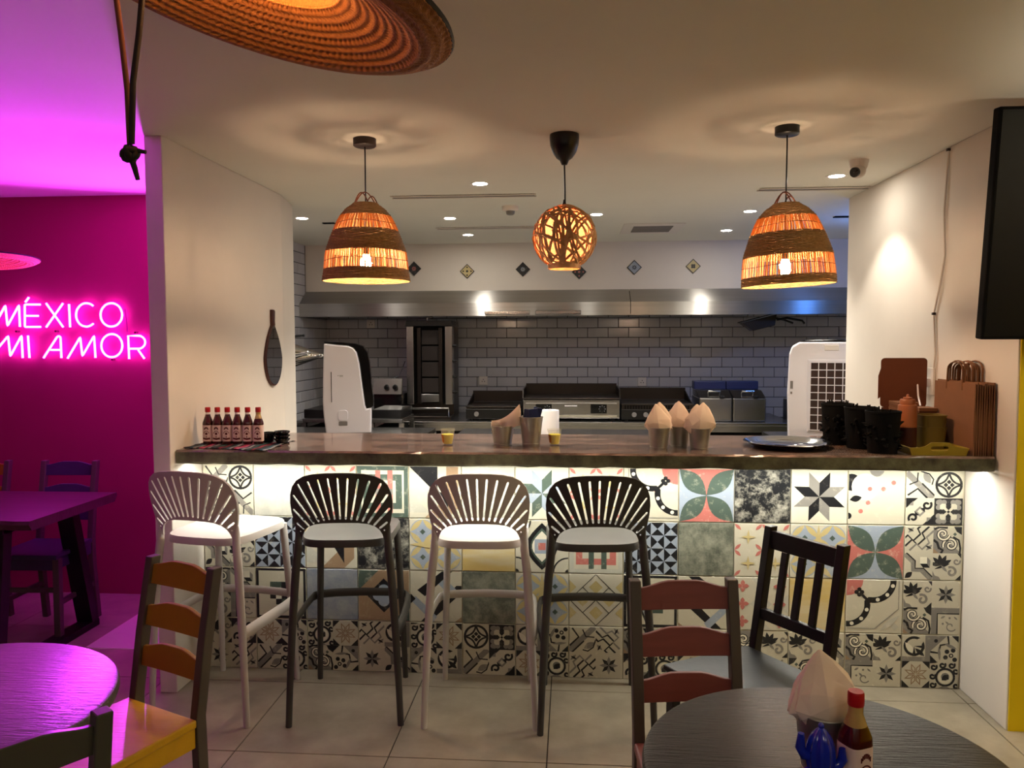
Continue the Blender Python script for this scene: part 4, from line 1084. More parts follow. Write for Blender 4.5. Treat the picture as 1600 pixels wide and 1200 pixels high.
def bowl(label, loc, R=.035, h=.020, rim=True):
    t = thing('stone_bowl', label, 'bowl', loc, 0, 'small black bowls')
    MB().lathe([(.001, .003), (R * .62, .003), (R * .9, h * .7), (R * .93, h), (R, h), (R * 1.0, h * .8), (R * .86, h * .45), (R * .72, 0), (.001, 0)], 28).build('shell', 'black_gloss', t, smooth=40)
    for k in range(10):
        a = 2 * PI * k / 10
        MB().lathe([(.004 * math.sin(math.radians(b)), .004 * math.cos(math.radians(b))) for b in range(1, 180, 22)], 8, c=(R * .97 * math.cos(a), R * .97 * math.sin(a), h * .78)).build('knob', 'black_gloss', t, smooth=80)
for k, lab in enumerate(('lowest of the three stacked black bowls on the striped cloth', 'middle one of the three stacked black bowls on the striped cloth', 'topmost of the three stacked black bowls on the striped cloth')):
    bowl(lab, (-1.337, 3.455, CZ + .0062 + k * .0165))
bowl('lone black bowl half hidden behind the part-used sauce bottle', (-1.408, 3.47, CZ + .0062), .032, .045)

def candle_cup(label, loc):
    t = thing('candle_cup', label, 'cup', loc, 0, 'yellow candle cups')
    MB().lathe([(.0005, 0), (.021, 0), (.022, .003), (.033, .074), (.0318, .074), (.0208, .006), (.0005, .006)], 32).build('glass', 'glass', t, smooth=40)
    MB().lathe([(.0005, .0065), (.0205, .0065), (.0275, .050), (.0005, .050)], 28).build('wax', 'yellow_wax', t, smooth=40)
    MB().lathe([(.0245, .014), (.0300, .050)], 14, a0=math.radians(195), a1=math.radians(238)).build('sticker', 'amber_label', t, smooth=60)
candle_cup('glass cup of yellow wax standing alone on the counter, left of the buckets', (-.560, 3.45, CZ))
candle_cup('glass cup of yellow wax in front of the white paper roll', (-.075, 3.47, CZ))

def bucket(label, loc, r0, r1, h, m='galvanised', group='metal buckets', lip=True):
    t = thing('metal_bucket', label, 'bucket', loc, 0, group)
    MB().lathe([(.0005, .004), (r0 - .002, .004), (r1 - .0015, h), (r1, h), (r0 + (r1 - r0) * .1, h * .1), (r0, 0), (.0005, 0)], 36).build('body', m, t, smooth=40)
    MB().tube([(r1 * math.cos(2 * PI * i / 36), r1 * math.sin(2 * PI * i / 36), h) for i in range(36)], .0018, 6, closed=True).build('rim', m, t, smooth=60)
    rb = r0 + (r1 - r0) * .12
    MB().tube([(rb * math.cos(2 * PI * i / 36), rb * math.sin(2 * PI * i / 36), h * .09) for i in range(36)], .0016, 6, closed=True).build('bead', m, t, smooth=60)
    return t
def napkins(label, loc, R, h, seed, tip=(0, 0), flat=.75, rz=0.0, z0=-.03, bulge=1.18):
    """folded paper napkins standing in a bucket: creased leaves that widen over the rim and fold to a point"""
    rng = random.Random(seed); t = thing('napkin_bundle', label, 'napkins', loc, rz, 'napkins in buckets')
    for k in range(3):
        off = (k - 1) * R * .40; hh = h * (1.0, .93, .80)[(k + seed) % 3]; tx = tip[0] + (rng.uniform(-.5, .5)) * R * .7
        na, nv = 11, 6; mb = MB()
        jit = [[(rng.uniform(-.16, .16), rng.uniform(-.09, .09)) for _ in range(na)] for _ in range(nv + 1)]
        fold = [(-1) ** i * rng.uniform(.03, .09) for i in range(na)]
        for j in range(nv + 1):
            v = j / nv
            w_ = .66 + (bulge - .66) * (v / .28) if v < .28 else bulge * (1 - ((v - .28) / .72) ** 1.7) + .06
            for i in range(na):
                a = 2 * PI * i / na; q = 1 + (fold[i] + jit[j][i][0] * .6) * (1 if j < nv else .3)
                z = z0 + (hh - z0) * v + jit[j][i][1] * h * .35 * (0 < j < nv) + (.10 * h * math.cos(a * 2 + seed) if j == 2 else 0)
                mb.v.append((R * w_ * q * math.cos(a) + tx * max(0, v - .2) ** 1.2, R * w_ * q * .50 * flat * math.sin(a) + off * .6 * (1 - .6 * v), z))
        for j in range(nv):
            for i in range(na):
                i2 = (i + 1) % na; A, B, C_, D_ = j * na + i, j * na + i2, (j + 1) * na + i2, (j + 1) * na + i
                if (i + j) % 2: mb.f += [(A, B, C_), (A, C_, D_)]
                else: mb.f += [(A, B, D_), (B, C_, D_)]
                mb.m += [0, 0]
        mb.f.append(tuple(nv * na + i for i in range(na))); mb.m.append(0)
        o = mb.build('napkin', 'napkin_paper', t, smooth=24)
        sb = o.modifiers.new('soft', 'BEVEL'); sb.width = .0025; sb.segments = 2; sb.limit_method = 'ANGLE'; sb.angle_limit = math.radians(12)
    return t
bucket('galvanised bucket with leaning napkins, beside the taller metal bucket', (-.310, 3.46, CZ), .040, .052, .088)
# napkins fanned to the right: a leaning stack of folded sheets
t = thing('napkin_bundle', 'stack of beige napkins leaning right out of the galvanised bucket', 'napkins', (-.310, 3.46, CZ), 0, 'napkins in buckets')
for k in range(3):
    mb = MB()
    def fn(u, v, k=k):
        x = -.050 + .128 * u; zt = .115 + .075 * u ** 1.4 - .012 * k - .012 * math.sin(u * PI); zb = .062 + .030 * u
        return (x + .006 * math.sin(v * 3 + k), -.022 + .02 * k + .008 * math.sin(u * 6 + k) + .004 * math.cos(v * 4), zb + (zt - zb) * v)
    mb.grid(fn, 16, 8); n = len(mb.v)
    mb.add([(x, y + .013, z - .002) for x, y, z in mb.v[:n]], [tuple(reversed(f)) for f in mb.f[:]])
    for i in range(16): mb.add([mb.v[8 * 17 + i], mb.v[8 * 17 + i + 1], mb.v[n + 8 * 17 + i + 1], mb.v[n + 8 * 17 + i]], [(0, 1, 2, 3)])
    for j in range(8): mb.add([mb.v[j * 17], mb.v[(j + 1) * 17], mb.v[n + (j + 1) * 17], mb.v[n + j * 17]], [(0, 1, 2, 3)]); mb.add([mb.v[j * 17 + 16], mb.v[(j + 1) * 17 + 16], mb.v[n + (j + 1) * 17 + 16], mb.v[n + j * 17 + 16]], [(0, 1, 2, 3)])
    mb.build('napkin', 'napkin_paper', t, smooth=40)
bucket('tallest metal bucket on the counter, filled with navy sachets', (-.180, 3.45, CZ), .039, .053, .130)
for i, (dx, dy, a, lab) in enumerate(((-.012, 0, 8, 'navy sachet at the left of the tall bucket'), (.012, -.012, -4, 'navy sachet at the front of the tall bucket'), (.026, .012, 14, 'navy sachet at the right of the tall bucket'))):
    s_ = MB().prism(rrect(-.021, .021, -.05, .016 + .004 * i, .004, 3), -.004, .004).build('sachet', 'navy_pack', bevel=.0015)
    s_.location = (-.180 + dx, 3.45 + dy, CZ + .148); s_.rotation_euler = (math.radians(-8 + 6 * i), math.radians(a), math.radians(10 * i))
    tag(s_, lab, 'sachet', 'sachets in the tall bucket')
for i, (x, y, lab, seed, tip) in enumerate(((.382, 3.385, 'left of the three napkin buckets at the middle of the counter', 4, (-.012, 0)), (.480, 3.45, 'middle bucket of the three napkin buckets, set a little back', 9, (-.004, 0)), (.556, 3.375, 'right of the three napkin buckets, nearest the round tray', 15, (.0, 0)))):
    bucket(lab, (x, y, CZ), .0365, .0475, .092)
    napkins('beige napkins standing in the ' + ('left', 'middle', 'right')[i] + ' bucket of the three', (x, y, CZ + .092), .048 if i != 2 else .053, .112, seed, tip, rz=math.radians((10, -12, 5)[i]))
t = thing('round_tray', 'round shiny stainless tray lying on the counter right of the napkin buckets', 'tray', (.955, 3.475, CZ))
MB().lathe([(.0005, .003), (.128, .003), (.150, .010), (.180, .026), (.186, .027), (.187, .025), (.154, .008), (.132, 0), (.0005, 0)], 64).build('dish', 'chrome', t, smooth=40)
for r_ in (.06, .10): MB().tube([(r_ * math.cos(2 * PI * i / 48), r_ * math.sin(2 * PI * i / 48), .003) for i in range(48)], .0014, 5, closed=True).build('groove_ring', 'chrome', t, smooth=60)

def spiky_pot(label, loc, r0, r1, h, seed, rz):
    t = thing('black_pot', label, 'pot', loc, rz, 'black pots with ragged trim')
    MB().lathe([(.0005, .005), (r0 - .003, .005), (r1 - .003, h), (r1 + .002, h), (r1 + .002, h - .008), (r1, h - .01), (r0, 0), (.0005, 0)], 36).build('body', 'black_matte', t, smooth=40)
    rng = random.Random(seed)
    mb = MB()
    for k in range(46):
        a = rng.uniform(0, 2 * PI); z = rng.uniform(.02, h * .75); R = r0 + (r1 - r0) * z / h
        p = Vector((R * math.cos(a), R * math.sin(a), z)); d = Vector((math.cos(a), math.sin(a), rng.uniform(-.6, .5))).normalized()
        mb.tube([p - d * .004, p + d * rng.uniform(.008, .022)], [rng.uniform(.008, .014), .0012], 5)
    mb.build('ragged_trim', 'black_matte', t)['kind'] = 'stuff'
    mb = MB()
    for k in range(9):
        a = rng.uniform(0, 2 * PI); R = r1 * rng.uniform(.2, .8)
        mb.tube([(R * math.cos(a), R * math.sin(a), h - .03), (R * math.cos(a) * 1.1, R * math.sin(a) * 1.1, h + rng.uniform(.0, .018))], [.006, .003], 5)
    mb.build('contents', 'black_matte', t)['kind'] = 'stuff'
spiky_pot('rear black pot with ragged trim in front of the air cooler grille', (1.205, 3.585, CZ), .056, .068, .185, 1, 0)
spiky_pot('middle black pot with ragged trim between the other two', (1.262, 3.455, CZ), .056, .068, .18, 2, 1)
spiky_pot('front black pot with ragged trim next to the squeeze bottle', (1.302, 3.318, CZ), .057, .069, .176, 3, 2)

# serving tray with sauce and kraft tubs
t = thing('serving_tray', 'mustard yellow serving tray with a handle cut-out at the right end of the counter', 'tray', (1.500, 3.375, CZ))
MB().box(-.108, .108, -.12, .125, 0, .006).build('base', 'yellow_tray', t, bevel=.002)
def tray_end(y, s_):
    # panel with raised middle and an oval hand hole
    out = [(-.116, .030), (-.108, 0), (.108, 0), (.116, .030), (.085, .031), (.055, .038), (.036, .053), (-.036, .053), (-.055, .038), (-.085, .031)]
    hole = arc(.026, .0285, .0095, -90, 90, 6) + arc(-.026, .0285, .0095, 90, 270, 6)
    pts = out + hole; e = [(i, (i + 1) % len(out)) for i in range(len(out))] + [(len(out) + i, len(out) + (i + 1) % len(hole)) for i in range(len(hole))]
    vo, eo, fo = delaunay_2d_cdt([Vector(p) for p in pts], e, [], 0, 1e-7)[:3]
    keep = [f for f in fo if pip((sum(vo[i].x for i in f) / 3, sum(vo[i].y for i in f) / 3), out) and not pip((sum(vo[i].x for i in f) / 3, sum(vo[i].y for i in f) / 3), hole)]
    N = len(vo); mb = MB(); sl = .012 * s_
    vs = [(v.x, y + sl * v.y / .05, v.y) for v in vo] + [(v.x, y + .006 + sl * v.y / .05, v.y) for v in vo]
    fs = [tuple(f) for f in keep] + [tuple(i + N for i in reversed(f)) for f in keep]; cnt = {}
    for f in keep:
        for i in range(3): k = tuple(sorted((f[i - 1], f[i]))); cnt[k] = cnt.get(k, 0) + 1
    fs += [(a, b, b + N, a + N) for (a, b), c in cnt.items() if c == 1]
    mb.add(vs, fs); return mb
tray_end(-.125, -1).build('end_panel', 'yellow_tray', t); tray_end(.122, 1).build('end_panel', 'yellow_tray', t)
for s_ in (-1, 1): MB().prism([(s_ * .102, 0), (s_ * .108, 0), (s_ * .116, .030), (s_ * .110, .030)], -.12, .124).build('side_panel', 'yellow_tray', t)
t = thing('squeeze_bottle', 'orange plastic squeeze bottle with dark sauce in its lower half', 'bottle', (1.437, 3.405, CZ + .0065))
MB().lathe([(.0005, 0), (.036, 0), (.038, .004), (.038, .092)], 32).build('lower_body', 'sauce_purple', t, smooth=40)
MB().lathe([(.038, .0925), (.038, .180), (.036, .187), (.029, .190)], 32).build('upper_body', 'orange_plastic', t, smooth=40)
cp = MB().lathe([(.031, .190), (.031, .207), (.028, .212), (.0005, .213)], 32).build('cap', 'orange_plastic', t, smooth=40)
MB().lathe([(.018, .213), (.018, .219), (.007, .221), (.0045, .232), (.0005, .233)], 20).build('nozzle', 'orange_plastic', cp, smooth=40)

def tub(label, loc, hw, hd, h):
    t = thing('kraft_tub', label, 'food tub', loc, 0, 'kraft paper food tubs')
    mb = MB(); rings = [(.86, 0), (1.0, h), (.985, h), (.85, .004)]; k = 0
    for sc, z in rings:
        p = rrect(-hw * sc, hw * sc, -hd * sc, hd * sc, .022); k = len(p); mb.v += [(x, y, z) for x, y in p]
    for j in range(3):
        for i in range(k): mb.f.append((j * k + i, j * k + (i + 1) % k, (j + 1) * k + (i + 1) % k, (j + 1) * k + i)); mb.m.append(0)
    mb.f.append(tuple(range(k))); mb.f.append(tuple(3 * k + i for i in range(k))); mb.m += [0, 0]
    mb.build('body', 'kraft_yellow', t, smooth=40)
    p = rrect(-hw, hw, -hd, hd, .022); MB().tube([(x, y, h) for x, y in p], .002, 6, closed=True).build('rolled_rim', 'kraft_yellow', t, smooth=60)
tub('lower kraft tub of the two nested on the yellow tray', (1.546, 3.435, CZ + .0065), .052, .056, .092)
tub('upper kraft tub of the two nested on the yellow tray', (1.546, 3.435, CZ + .0565), .052, .056, .092)
# open clamshell box, lid standing up
t = thing('takeaway_box', 'open brown cardboard takeaway box with its rounded lid standing upright', 'box', (1.580, 3.70, CZ))
MB().box(-.10, .10, -.095, .095, 0, .004).box(-.10, .10, -.095, -.091, .004, .07).box(-.10, .10, .091, .095, .004, .15).box(-.10, -.096, -.091, .091, .004, .07).box(.096, .10, -.091, .091, .004, .07).build('body', 'kraft_brown', t)
MB().prism(rrect(-.106, .106, .15, .385, .018), .092, .096).build('lid', 'kraft_brown', t)
MB().prism([(-.106, .2), (-.118, .19), (-.118, .30), (-.106, .34)], .090, .093).build('lid_flap', 'kraft_brown', t)
NTH = 'first second third fourth fifth sixth seventh eighth ninth tenth eleventh twelfth thirteenth fourteenth fifteenth sixteenth seventeenth eighteenth nineteenth twentieth'.split()
for k in range(20):
    s_ = MB().prism(rrect(-.045, .045, -.06, .06, .012), 0, .0078, 'z').build('food_carton', 'kraft', bevel=.001)
    s_.location = (1.532 + .001 * math.sin(k * 2.3), 3.675, CZ + .0045 + k * .0092); 
    tag(s_, 'topmost flat kraft carton of the pile in the open takeaway box' if k == 19 else NTH[19 - k] + ' flat kraft carton from the top of the pile in the takeaway box', 'carton', 'pile of flat kraft cartons')
t = thing('small_carton', 'small brown carton tucked between the takeaway box and the paper bags', 'box', (1.575, 3.548, CZ))
MB().box(-.045, .030, -.043, .043, 0, .155).build('body', 'kraft_brown', t, bevel=.002); MB().box(-.047, .032, -.045, .045, .155, .172).build('lid', 'kraft', t, bevel=.002)
# paper carrier bags standing against the wall
for k in range(9):
    lab = NTH[k] + ' kraft carrier bag of the upright stack, counted from the takeaway box'
    if k == 0: lab = 'foremost kraft carrier bag of the stack, its broad side facing the takeaway box'
    if k == 8: lab = 'rearmost kraft carrier bag of the stack, flat against the right wall'
    t = thing('paper_bag', lab, 'paper bag', (1.6235 + k * .0100, 3.395, CZ), math.radians(2.5 - k * .3), 'stacked kraft carrier bags')
    h_ = .292 + .006 * math.sin(k * 1.7); j = .004 * math.sin(k * 3.1)
    mb = MB(); n = 10; vs = []
    for i in range(n + 1):
        z = h_ * i / n; b = .0022 + .0022 * math.sin(PI * min(1, i / n * 1.3)) 
        vs += [(-b, -.158 + j, z), (b, -.158 + j, z), (b, .158 + j, z), (-b, .158 + j, z)]
    fs = [(i * 4 + c, i * 4 + (c + 1) % 4, (i + 1) * 4 + (c + 1) % 4, (i + 1) * 4 + c) for i in range(n) for c in range(4)] + [(3, 2, 1, 0), tuple(n * 4 + c for c in range(4))]
    mb.add(vs, fs); mb.build('bag', 'kraft', t)
    path = [(.0, -.062 + j, h_ - .03), (.001, -.058 + j, h_ + .055)] + [(.001, j - .058 * math.cos(PI * i / 8), h_ + .055 + .03 * math.sin(PI * i / 8)) for i in range(1, 8)] + [(.001, .058 + j, h_ + .055), (0, .062 + j, h_ - .03)]
    MB().tube(path, .0048, 6, sx=1.0, sy=.6).build('handle', 'kraft', t, smooth=60)
# things fixed to the side walls
t = thing('wall_cable', 'thin white cable hanging down the right wall from the ceiling', 'cable', (0, 0, 0))
pts = [(1.708, 3.691, 2.405), (1.708, 3.702, 2.28), (1.708, 3.716, 2.133), (1.708, 3.708, 2.02), (1.708, 3.698, 1.927), (1.708, 3.74, 1.79), (1.708, 3.789, 1.666), (1.708, 3.778, 1.58), (1.708, 3.765, 1.486), (1.708, 3.775, 1.41)]
MB().tube(pts, .0048, 8).build('cable', 'off_white', t, smooth=60)
for i in (0, 6): MB().box(1.7, 1.7148, pts[i][1] - .008, pts[i][1] + .008, pts[i][2] - .006, pts[i][2] + .006).build('clip', 'brown_metal', t, bevel=.002)
t = thing('wall_socket', 'white wall socket with a plug, half hidden behind the takeaway box', 'socket', (1.7145, 3.815, 1.34))
MB().box(-.009, 0, -.045, .045, -.06, .07).build('plate', 'off_white', t, bevel=.003)
MB().box(-.04, -.009, -.018, .018, -.02, .02).build('plug', 'white_plastic', t, bevel=.004)
MB().tube([(-.04, 0, 0), (-.07, -.02, -.01), (-.10, -.10, -.06), (-.115, -.16, -.10)], .004, 8).build('lead', 'white_plastic', t, smooth=60)
t = thing('wall_mirror', 'teardrop mirror with a dark wooden handle hanging on the white partition', 'mirror', (-1.7285, 4.335, 1.45))
drop = []
for i in range(48):
    a = 2 * PI * i / 48; q = math.sin(a)
    drop.append((.125 * math.cos(a) * (1 - .40 * max(0, q) - .38 * max(0, q) ** 4), .205 * q if q > 0 else .162 * q))
MB().prism(drop, 0, .016, 'x').build('backing', 'dark_wood', t, bevel=.003)
MB().prism([(y * .93, z * .95) for y, z in drop], .0165, .018, 'x').build('mirror', 'mirror_glass', t)
MB().prism([(-.018, .185), (.018, .185), (.014, .215), (.02, .27), (.008, .278), (-.018, .278), (-.02, .24)], 0, .02, 'x').build('handle', 'dark_wood', t, bevel=.004)

# ================================================================== KITCHEN
hood = thing('extractor_hood', 'long brushed-steel extractor hood across the kitchen back wall', 'extractor hood', (0, 6.95, 0))
def hood_part(x0, x1, name):
    # vertical lower lip, sloping upper face, thin shell
    sec = [(-.18, 1.762), (-.18, 1.878), (0, 1.997), (.0, 1.985), (-.168, 1.872), (-.168, 1.762)]
    MB().prism([(y, z) for y, z in sec], x0, x1, 'x').build(name, 'steel_hood', hood)
hood_part(-2.436, .512, 'canopy'); hood_part(.518, 3.45, 'canopy')
MB().prism([(-.18, 1.762), (-.18, 1.878), (0, 1.997), (.60, 1.997), (.60, 1.762)], -2.446, -2.437, 'x').build('end_plate', 'steel', hood)
MB().box(-2.436, 3.45, .0, .605, 1.975, 1.985).build('inner_roof', 'steel_dark', hood)
for i in range(14): MB().box(-2.4 + i * .41, -2.4 + i * .41 + .38, .25, .27, 1.79, 1.97).build('filter', 'steel_dark', hood)
for x0, x1 in ((-.761, -.361), (-.316, .086)):
    p = MB().box(x0, x1, -.200, -.181, 1.772, 1.807).build('handle_rail', 'steel_plain', hood, bevel=.006)
# low shelf light
bench = thing('back_bench', 'steel work bench along the back wall carrying the cooking machines', 'work bench', (0, 6.62, 0))
MB().box(-2.44, 1.9, 0, .92, .815, .84).build('top', 'steel', bench, bevel=.003); MB().box(-2.44, 1.9, 0, .02, .76, .815).build('front_lip', 'steel', bench)
MB().box(-2.42, 1.88, .03, .90, .30, .32).build('undershelf', 'steel_dark', bench)
for x in (-2.38, -1.2, 0.0, 1.0, 1.84):
    for y in (.06, .86): MB().tube([(x, y, 0), (x, y, .815)], .02, 10).build('leg', 'steel_plain', bench, smooth=60)
def work_table(label, x0, x1, y0, y1, z):
    t = thing('steel_table', label, 'work table', (0, 0, 0), 0, 'steel prep tables')
    MB().box(x0, x1, y0, y1, z - .035, z).build('top', 'steel_plain', t, bevel=.004)
    MB().box(x0 + .04, x1 - .04, y0 + .04, y1 - .04, .22, .24).build('undershelf', 'steel_dark', t)
    for x in (x0 + .05, x1 - .05):
        for y in (y0 + .05, y1 - .05): MB().tube([(x, y, 0), (x, y, z - .035)], .02, 10).build('leg', 'steel_plain', t, smooth=60)
    return t
work_table('steel prep table in the kitchen under the left air cooler', -2.4, -1.02, 4.95, 5.72, .89)
work_table('steel prep table in the kitchen behind the middle of the counter', -.80, .92, 4.75, 5.68, .89)
work_table('steel side table in the kitchen under the right air cooler', 1.36, 2.3, 5.0, 5.6, .89)

# ---- air coolers
def CP(pts): return [((x - 378) * .000877, (1105 - y) * .000877) for x, y in pts]
t = thing('air_cooler', 'white air cooler with a black curved front, seen from the side at the kitchen left', 'air cooler', (-1.74, 5.27, .89), math.radians(14))
white = CP([(400, 1105), (383, 960), (378, 850), (385, 600), (395, 376), (500, 388), (585, 396), (625, 414), (652, 450), (672, 540), (690, 700), (712, 880), (722, 905), (760, 897), (756, 1105)])
MB().prism(white, 0, .33).build('housing', 'white_plastic', t, bevel=.010, seg=3)
black = CP([(395, 374), (395, 362), (520, 368), (640, 378), (700, 398), (735, 450), (752, 540), (768, 740), (776, 880), (762, 896), (722, 903), (713, 880), (692, 700), (674, 540), (654, 450), (626, 412), (585, 394), (500, 386)])
MB().prism(black, .004, .326).build('front_cover', 'black_gloss', t, bevel=.003)
for i in range(16):
    u = i / 15; MB().box(.246 + .062 * u ** .8 + .02, .246 + .062 * u ** .8 + .034, .02, .31, .52 - .30 * u, .526 - .30 * u).build('louvre', 'black_plastic', t)
sg = MB().prism(rrect(.052, .070, .215, .452, .008), -.003, 0).build('water_gauge', 'white_plastic', t)
MB().prism(rrect(.0585, .0635, .225, .44, .002), -.004, -.003).build('gauge_slot', 'black_plastic', sg)
MB().prism(rrect(.103, .172, .092, .168, .022), -.005, 0).build('drain_cover', 'white_plastic', t, bevel=.002)
MB().prism(rrect(.108, .168, .058, .088, .004), -.002, 0).build('maker_plate', 'grey_plastic', t)
MB().box(.105, .112, -.0015, 0, .41, .414).box(.117, .142, -.0015, 0, .41, .414).box(.117, .142, -.0015, 0, .403, .405).build('small_print', 'grey_plastic', t)
t = thing('air_cooler', 'white air cooler showing its gridded rear panel at the kitchen right', 'air cooler', (1.66, 5.22, .89), math.radians(-15))
pr_ = rrect(-.222, .222, 0, .64, .012, 3)
pr_ = [(-.215, 0), (.215, 0), (.222, .30), (.212, .56), (.196, .61), (.15, .638), (-.15, .638), (-.196, .61), (-.212, .56), (-.222, .30)]
MB().prism(pr_, -.12, .16).build('housing', 'white_plastic', t, bevel=.012, seg=3)
MB().prism([(-.15, .640), (-.12, .652), (.12, .656), (.15, .640)], -.10, .15).build('top_cover', 'black_gloss', t, bevel=.004)
MB().box(-.098, .172, -.126, -.12, .055, .525).build('filter_frame', 'white_plastic', t, bevel=.003)
MB().box(-.082, .160, -.128, -.1262, .068, .508).build('filter', 'brown_metal', t)
g = MB()
for i in range(6): MB().box(-.085 + i * .0484, -.080 + i * .0484, -.134, -.1282, .066, .510).build('grille_bar', 'white_plastic', t)
for j in range(10): MB().box(-.085, .163, -.1335, -.1282, .066 + j * .0488, .071 + j * .0488).build('grille_bar', 'white_plastic', t)
MB().box(.0, .085, -.1245, -.12, .585, .620).build('badge_recess', 'off_white', t, bevel=.002)
MB().box(-.205, -.188, -.1225, -.12, .335, .385).box(-.203, -.192, -.1225, -.12, .30, .315).build('sticker', 'grey_plastic', t)

# ---- left of the bench: range with two knobs, low black-topped stand
t = thing('gas_range', 'black cooker with a steel two-knob control panel beside the kebab grill', 'cooker', (-1.618, 6.66, .84))
MB().box(-.125, .125, .02, .45, 0, .235).build('body', 'black_gloss', t, bevel=.004)
pn = MB().prism([(.0, .235), (.03, .372), (.05, .372), (.05, .235)], -.127, .127, 'x').build('control_panel', 'steel', t)
for x in (-.005, .072):
    Mk = Matrix.Translation((x, .014, .30)) @ Matrix.Rotation(math.radians(102), 4, 'X')
    MB().lathe([(.001, .034), (.016, .034), (.021, .028), (.022, 0)], 20, M=Mk).build('knob', 'black_plastic', pn, smooth=40)
MB().tube([(.05, .05, .372), (.09, .08, .40), (.115, .12, .46), (.12, .2, .52)], .004, 6).build('cable', 'black_plastic', t, smooth=60)
def stand(label, x, w_):
    t = thing('burner_stand', label, 'burner', (x, 5.98, 0), 0, 'black-topped burner stands')
    MB().box(-w_ / 2, w_ / 2, 0, .42, .93, 1.0).build('hob', 'black_plastic', t, bevel=.005)
    MB().box(-w_ / 2 - .01, w_ / 2 + .01, -.01, .43, .895, .928).build('frame', 'steel_plain', t, bevel=.003)
    for sx in (-1, 1):
        for y in (.01, .41): MB().box(sx * w_ / 2 - .018, sx * w_ / 2 + .018, y - .018, y + .018, 0, .895).build('leg', 'steel_plain', t)
    MB().box(-w_ / 2 + .03, w_ / 2 - .03, .02, .4, .70, .86).build('cabinet', 'black_matte', t)
stand('low black burner on a steel stand left of the side-on air cooler', -1.98, .30)
stand('low black burner on a steel stand right of the side-on air cooler', -1.46, .24)
# ---- kebab grill
t = thing('kebab_grill', 'tall vertical kebab grill with dark burner recess and steel side panels', 'kebab grill', (-1.272, 6.84, .84))
MB().box(-.205, .205, .10, .40, .0, .83).build('back_case', 'steel_dark', t)
for s_ in (-1, 1): MB().box(s_ * .175 - .032, s_ * .175 + .032, 0, .10, .13, .835).build('side_panel', 'steel', t, bevel=.003)
MB().box(-.142, .142, .06, .099, .14, .83).build('recess', 'black_matte', t)
for s_ in (-1, 1): MB().box(s_ * .098 - .016, s_ * .098 + .016, .02, .06, .14, .82).build('inner_strip', 'steel_dark', t)
for k in range(4): MB().box(-.078, .078, .045, .0595, .235 + k * .145, .365 + k * .145).build('burner', 'burner_dark', t, bevel=.003)
MB().box(-.085, .085, .03, .06, .15, .222).build('splash_plate', 'steel_plain', t, bevel=.003)
MB().prism([(-.212, .835), (.212, .835), (.205, .886), (-.205, .886)], -.02, .40).build('head', 'black_plastic', t, bevel=.004)
MB().tube([(-.02, .02, .84), (-.02, .02, .91), (.03, .02, .915)], .012, 10).build('motor_pin', 'steel_plain', t, smooth=50)
for k in range(4):
    kb = MB().tube([(.207, .06, .24 + k * .14), (.235, .06, .24 + k * .14)], .013, 12).build('knob', 'black_plastic', t, smooth=40)
    MB().box(.235, .247, .035, .085, .234 + k * .14, .246 + k * .14).build('knob_grip', 'black_plastic', kb)
MB().box(-.21, .21, -.10, .10, .0, .035).build('drip_tray', 'steel_dark', t, bevel=.004)
MB().tube([(-.19, -.11, .03), (-.19, -.11, .105), (.19, -.11, .105), (.19, -.11, .03)], .010, 8).build('front_rail', 'steel_plain', t, smooth=50)
# ---- grills, griddle, fryers
def slot_grill(label, x0, x1, z_top, z_lip, knobs):
    t = thing('bench_grill', label, 'grill', ((x0 + x1) / 2, 6.74, .84), 0, 'bench grills')
    h = (x1 - x0) / 2
    MB().box(-h, h, 0, .5, .012, .10).build('base', 'black_plastic', t, bevel=.003)
    for k in (-1, 1):
        for y in (.05, .45): MB().lathe([(.02, 0), (.02, .012)], 12, c=(k * (h - .05), y, 0), cap0=True, cap1=True).build('foot', 'black_plastic', t)
    MB().box(-h + .005, h - .005, .01, .5, .10, z_lip - .012).build('vent_body', 'steel_dark', t)
    for i in range(24): MB().box(-h + .03 + i * (2 * h - .06) / 24, -h + .03 + (i + .5) * (2 * h - .06) / 24, .004, .012, .104, z_lip - .014).build('vent_fin', 'black_matte', t)
    MB().box(-h, h, -.006, .5, z_lip - .012, z_lip).build('hot_plate', 'steel_dark', t, bevel=.002)
    MB().prism([(.0, z_lip), (.09, z_lip), (.52, z_top), (.53, z_top), (.53, z_lip)], -h, -h + .008, 'x').prism([(.0, z_lip), (.09, z_lip), (.52, z_top), (.53, z_top), (.53, z_lip)], h - .008, h, 'x').build('side_guard', 'steel_dark', t)
    MB().box(-h, h, .515, .53, z_lip, z_top + .02).build('splash_back', 'steel_dark', t)
    for x in knobs:
        Mk = Matrix.Translation((x, 0, .055)) @ Matrix.Rotation(math.radians(90), 4, 'X'); MB().lathe([(.001, .014), (.020, .014), (.022, 0)], 18, M=Mk).build('knob', 'grey_plastic', t, smooth=40)
    return t
g1 = slot_grill('slotted bench grill with black base left of the wide griddle', -.93, -.44, .21, .125, [-.15])
MB().box(.17, .235, -.004, 0, .03, .085).build('red_plate', 'red_sign', g1)
slot_grill('slotted bench grill with black base between the griddle and the fryers', .435, 1.06, .24, .15, [-.2, -.1, .1])
t = thing('griddle', 'wide steel griddle with two black control panels at the middle of the bench', 'griddle', (0, 6.74, .84))
MB().box(-.424, .424, 0, .52, .02, .185).build('case', 'steel', t, bevel=.005)
for k in (-1, 1):
    for y in (.05, .45): MB().lathe([(.02, 0), (.02, .02)], 12, c=(k * .36, y, 0), cap0=True, cap1=True).build('foot', 'black_plastic', t)
MB().box(-.424, .424, -.012, .52, .186, .20).build('hot_plate', 'steel_dark', t, bevel=.003)
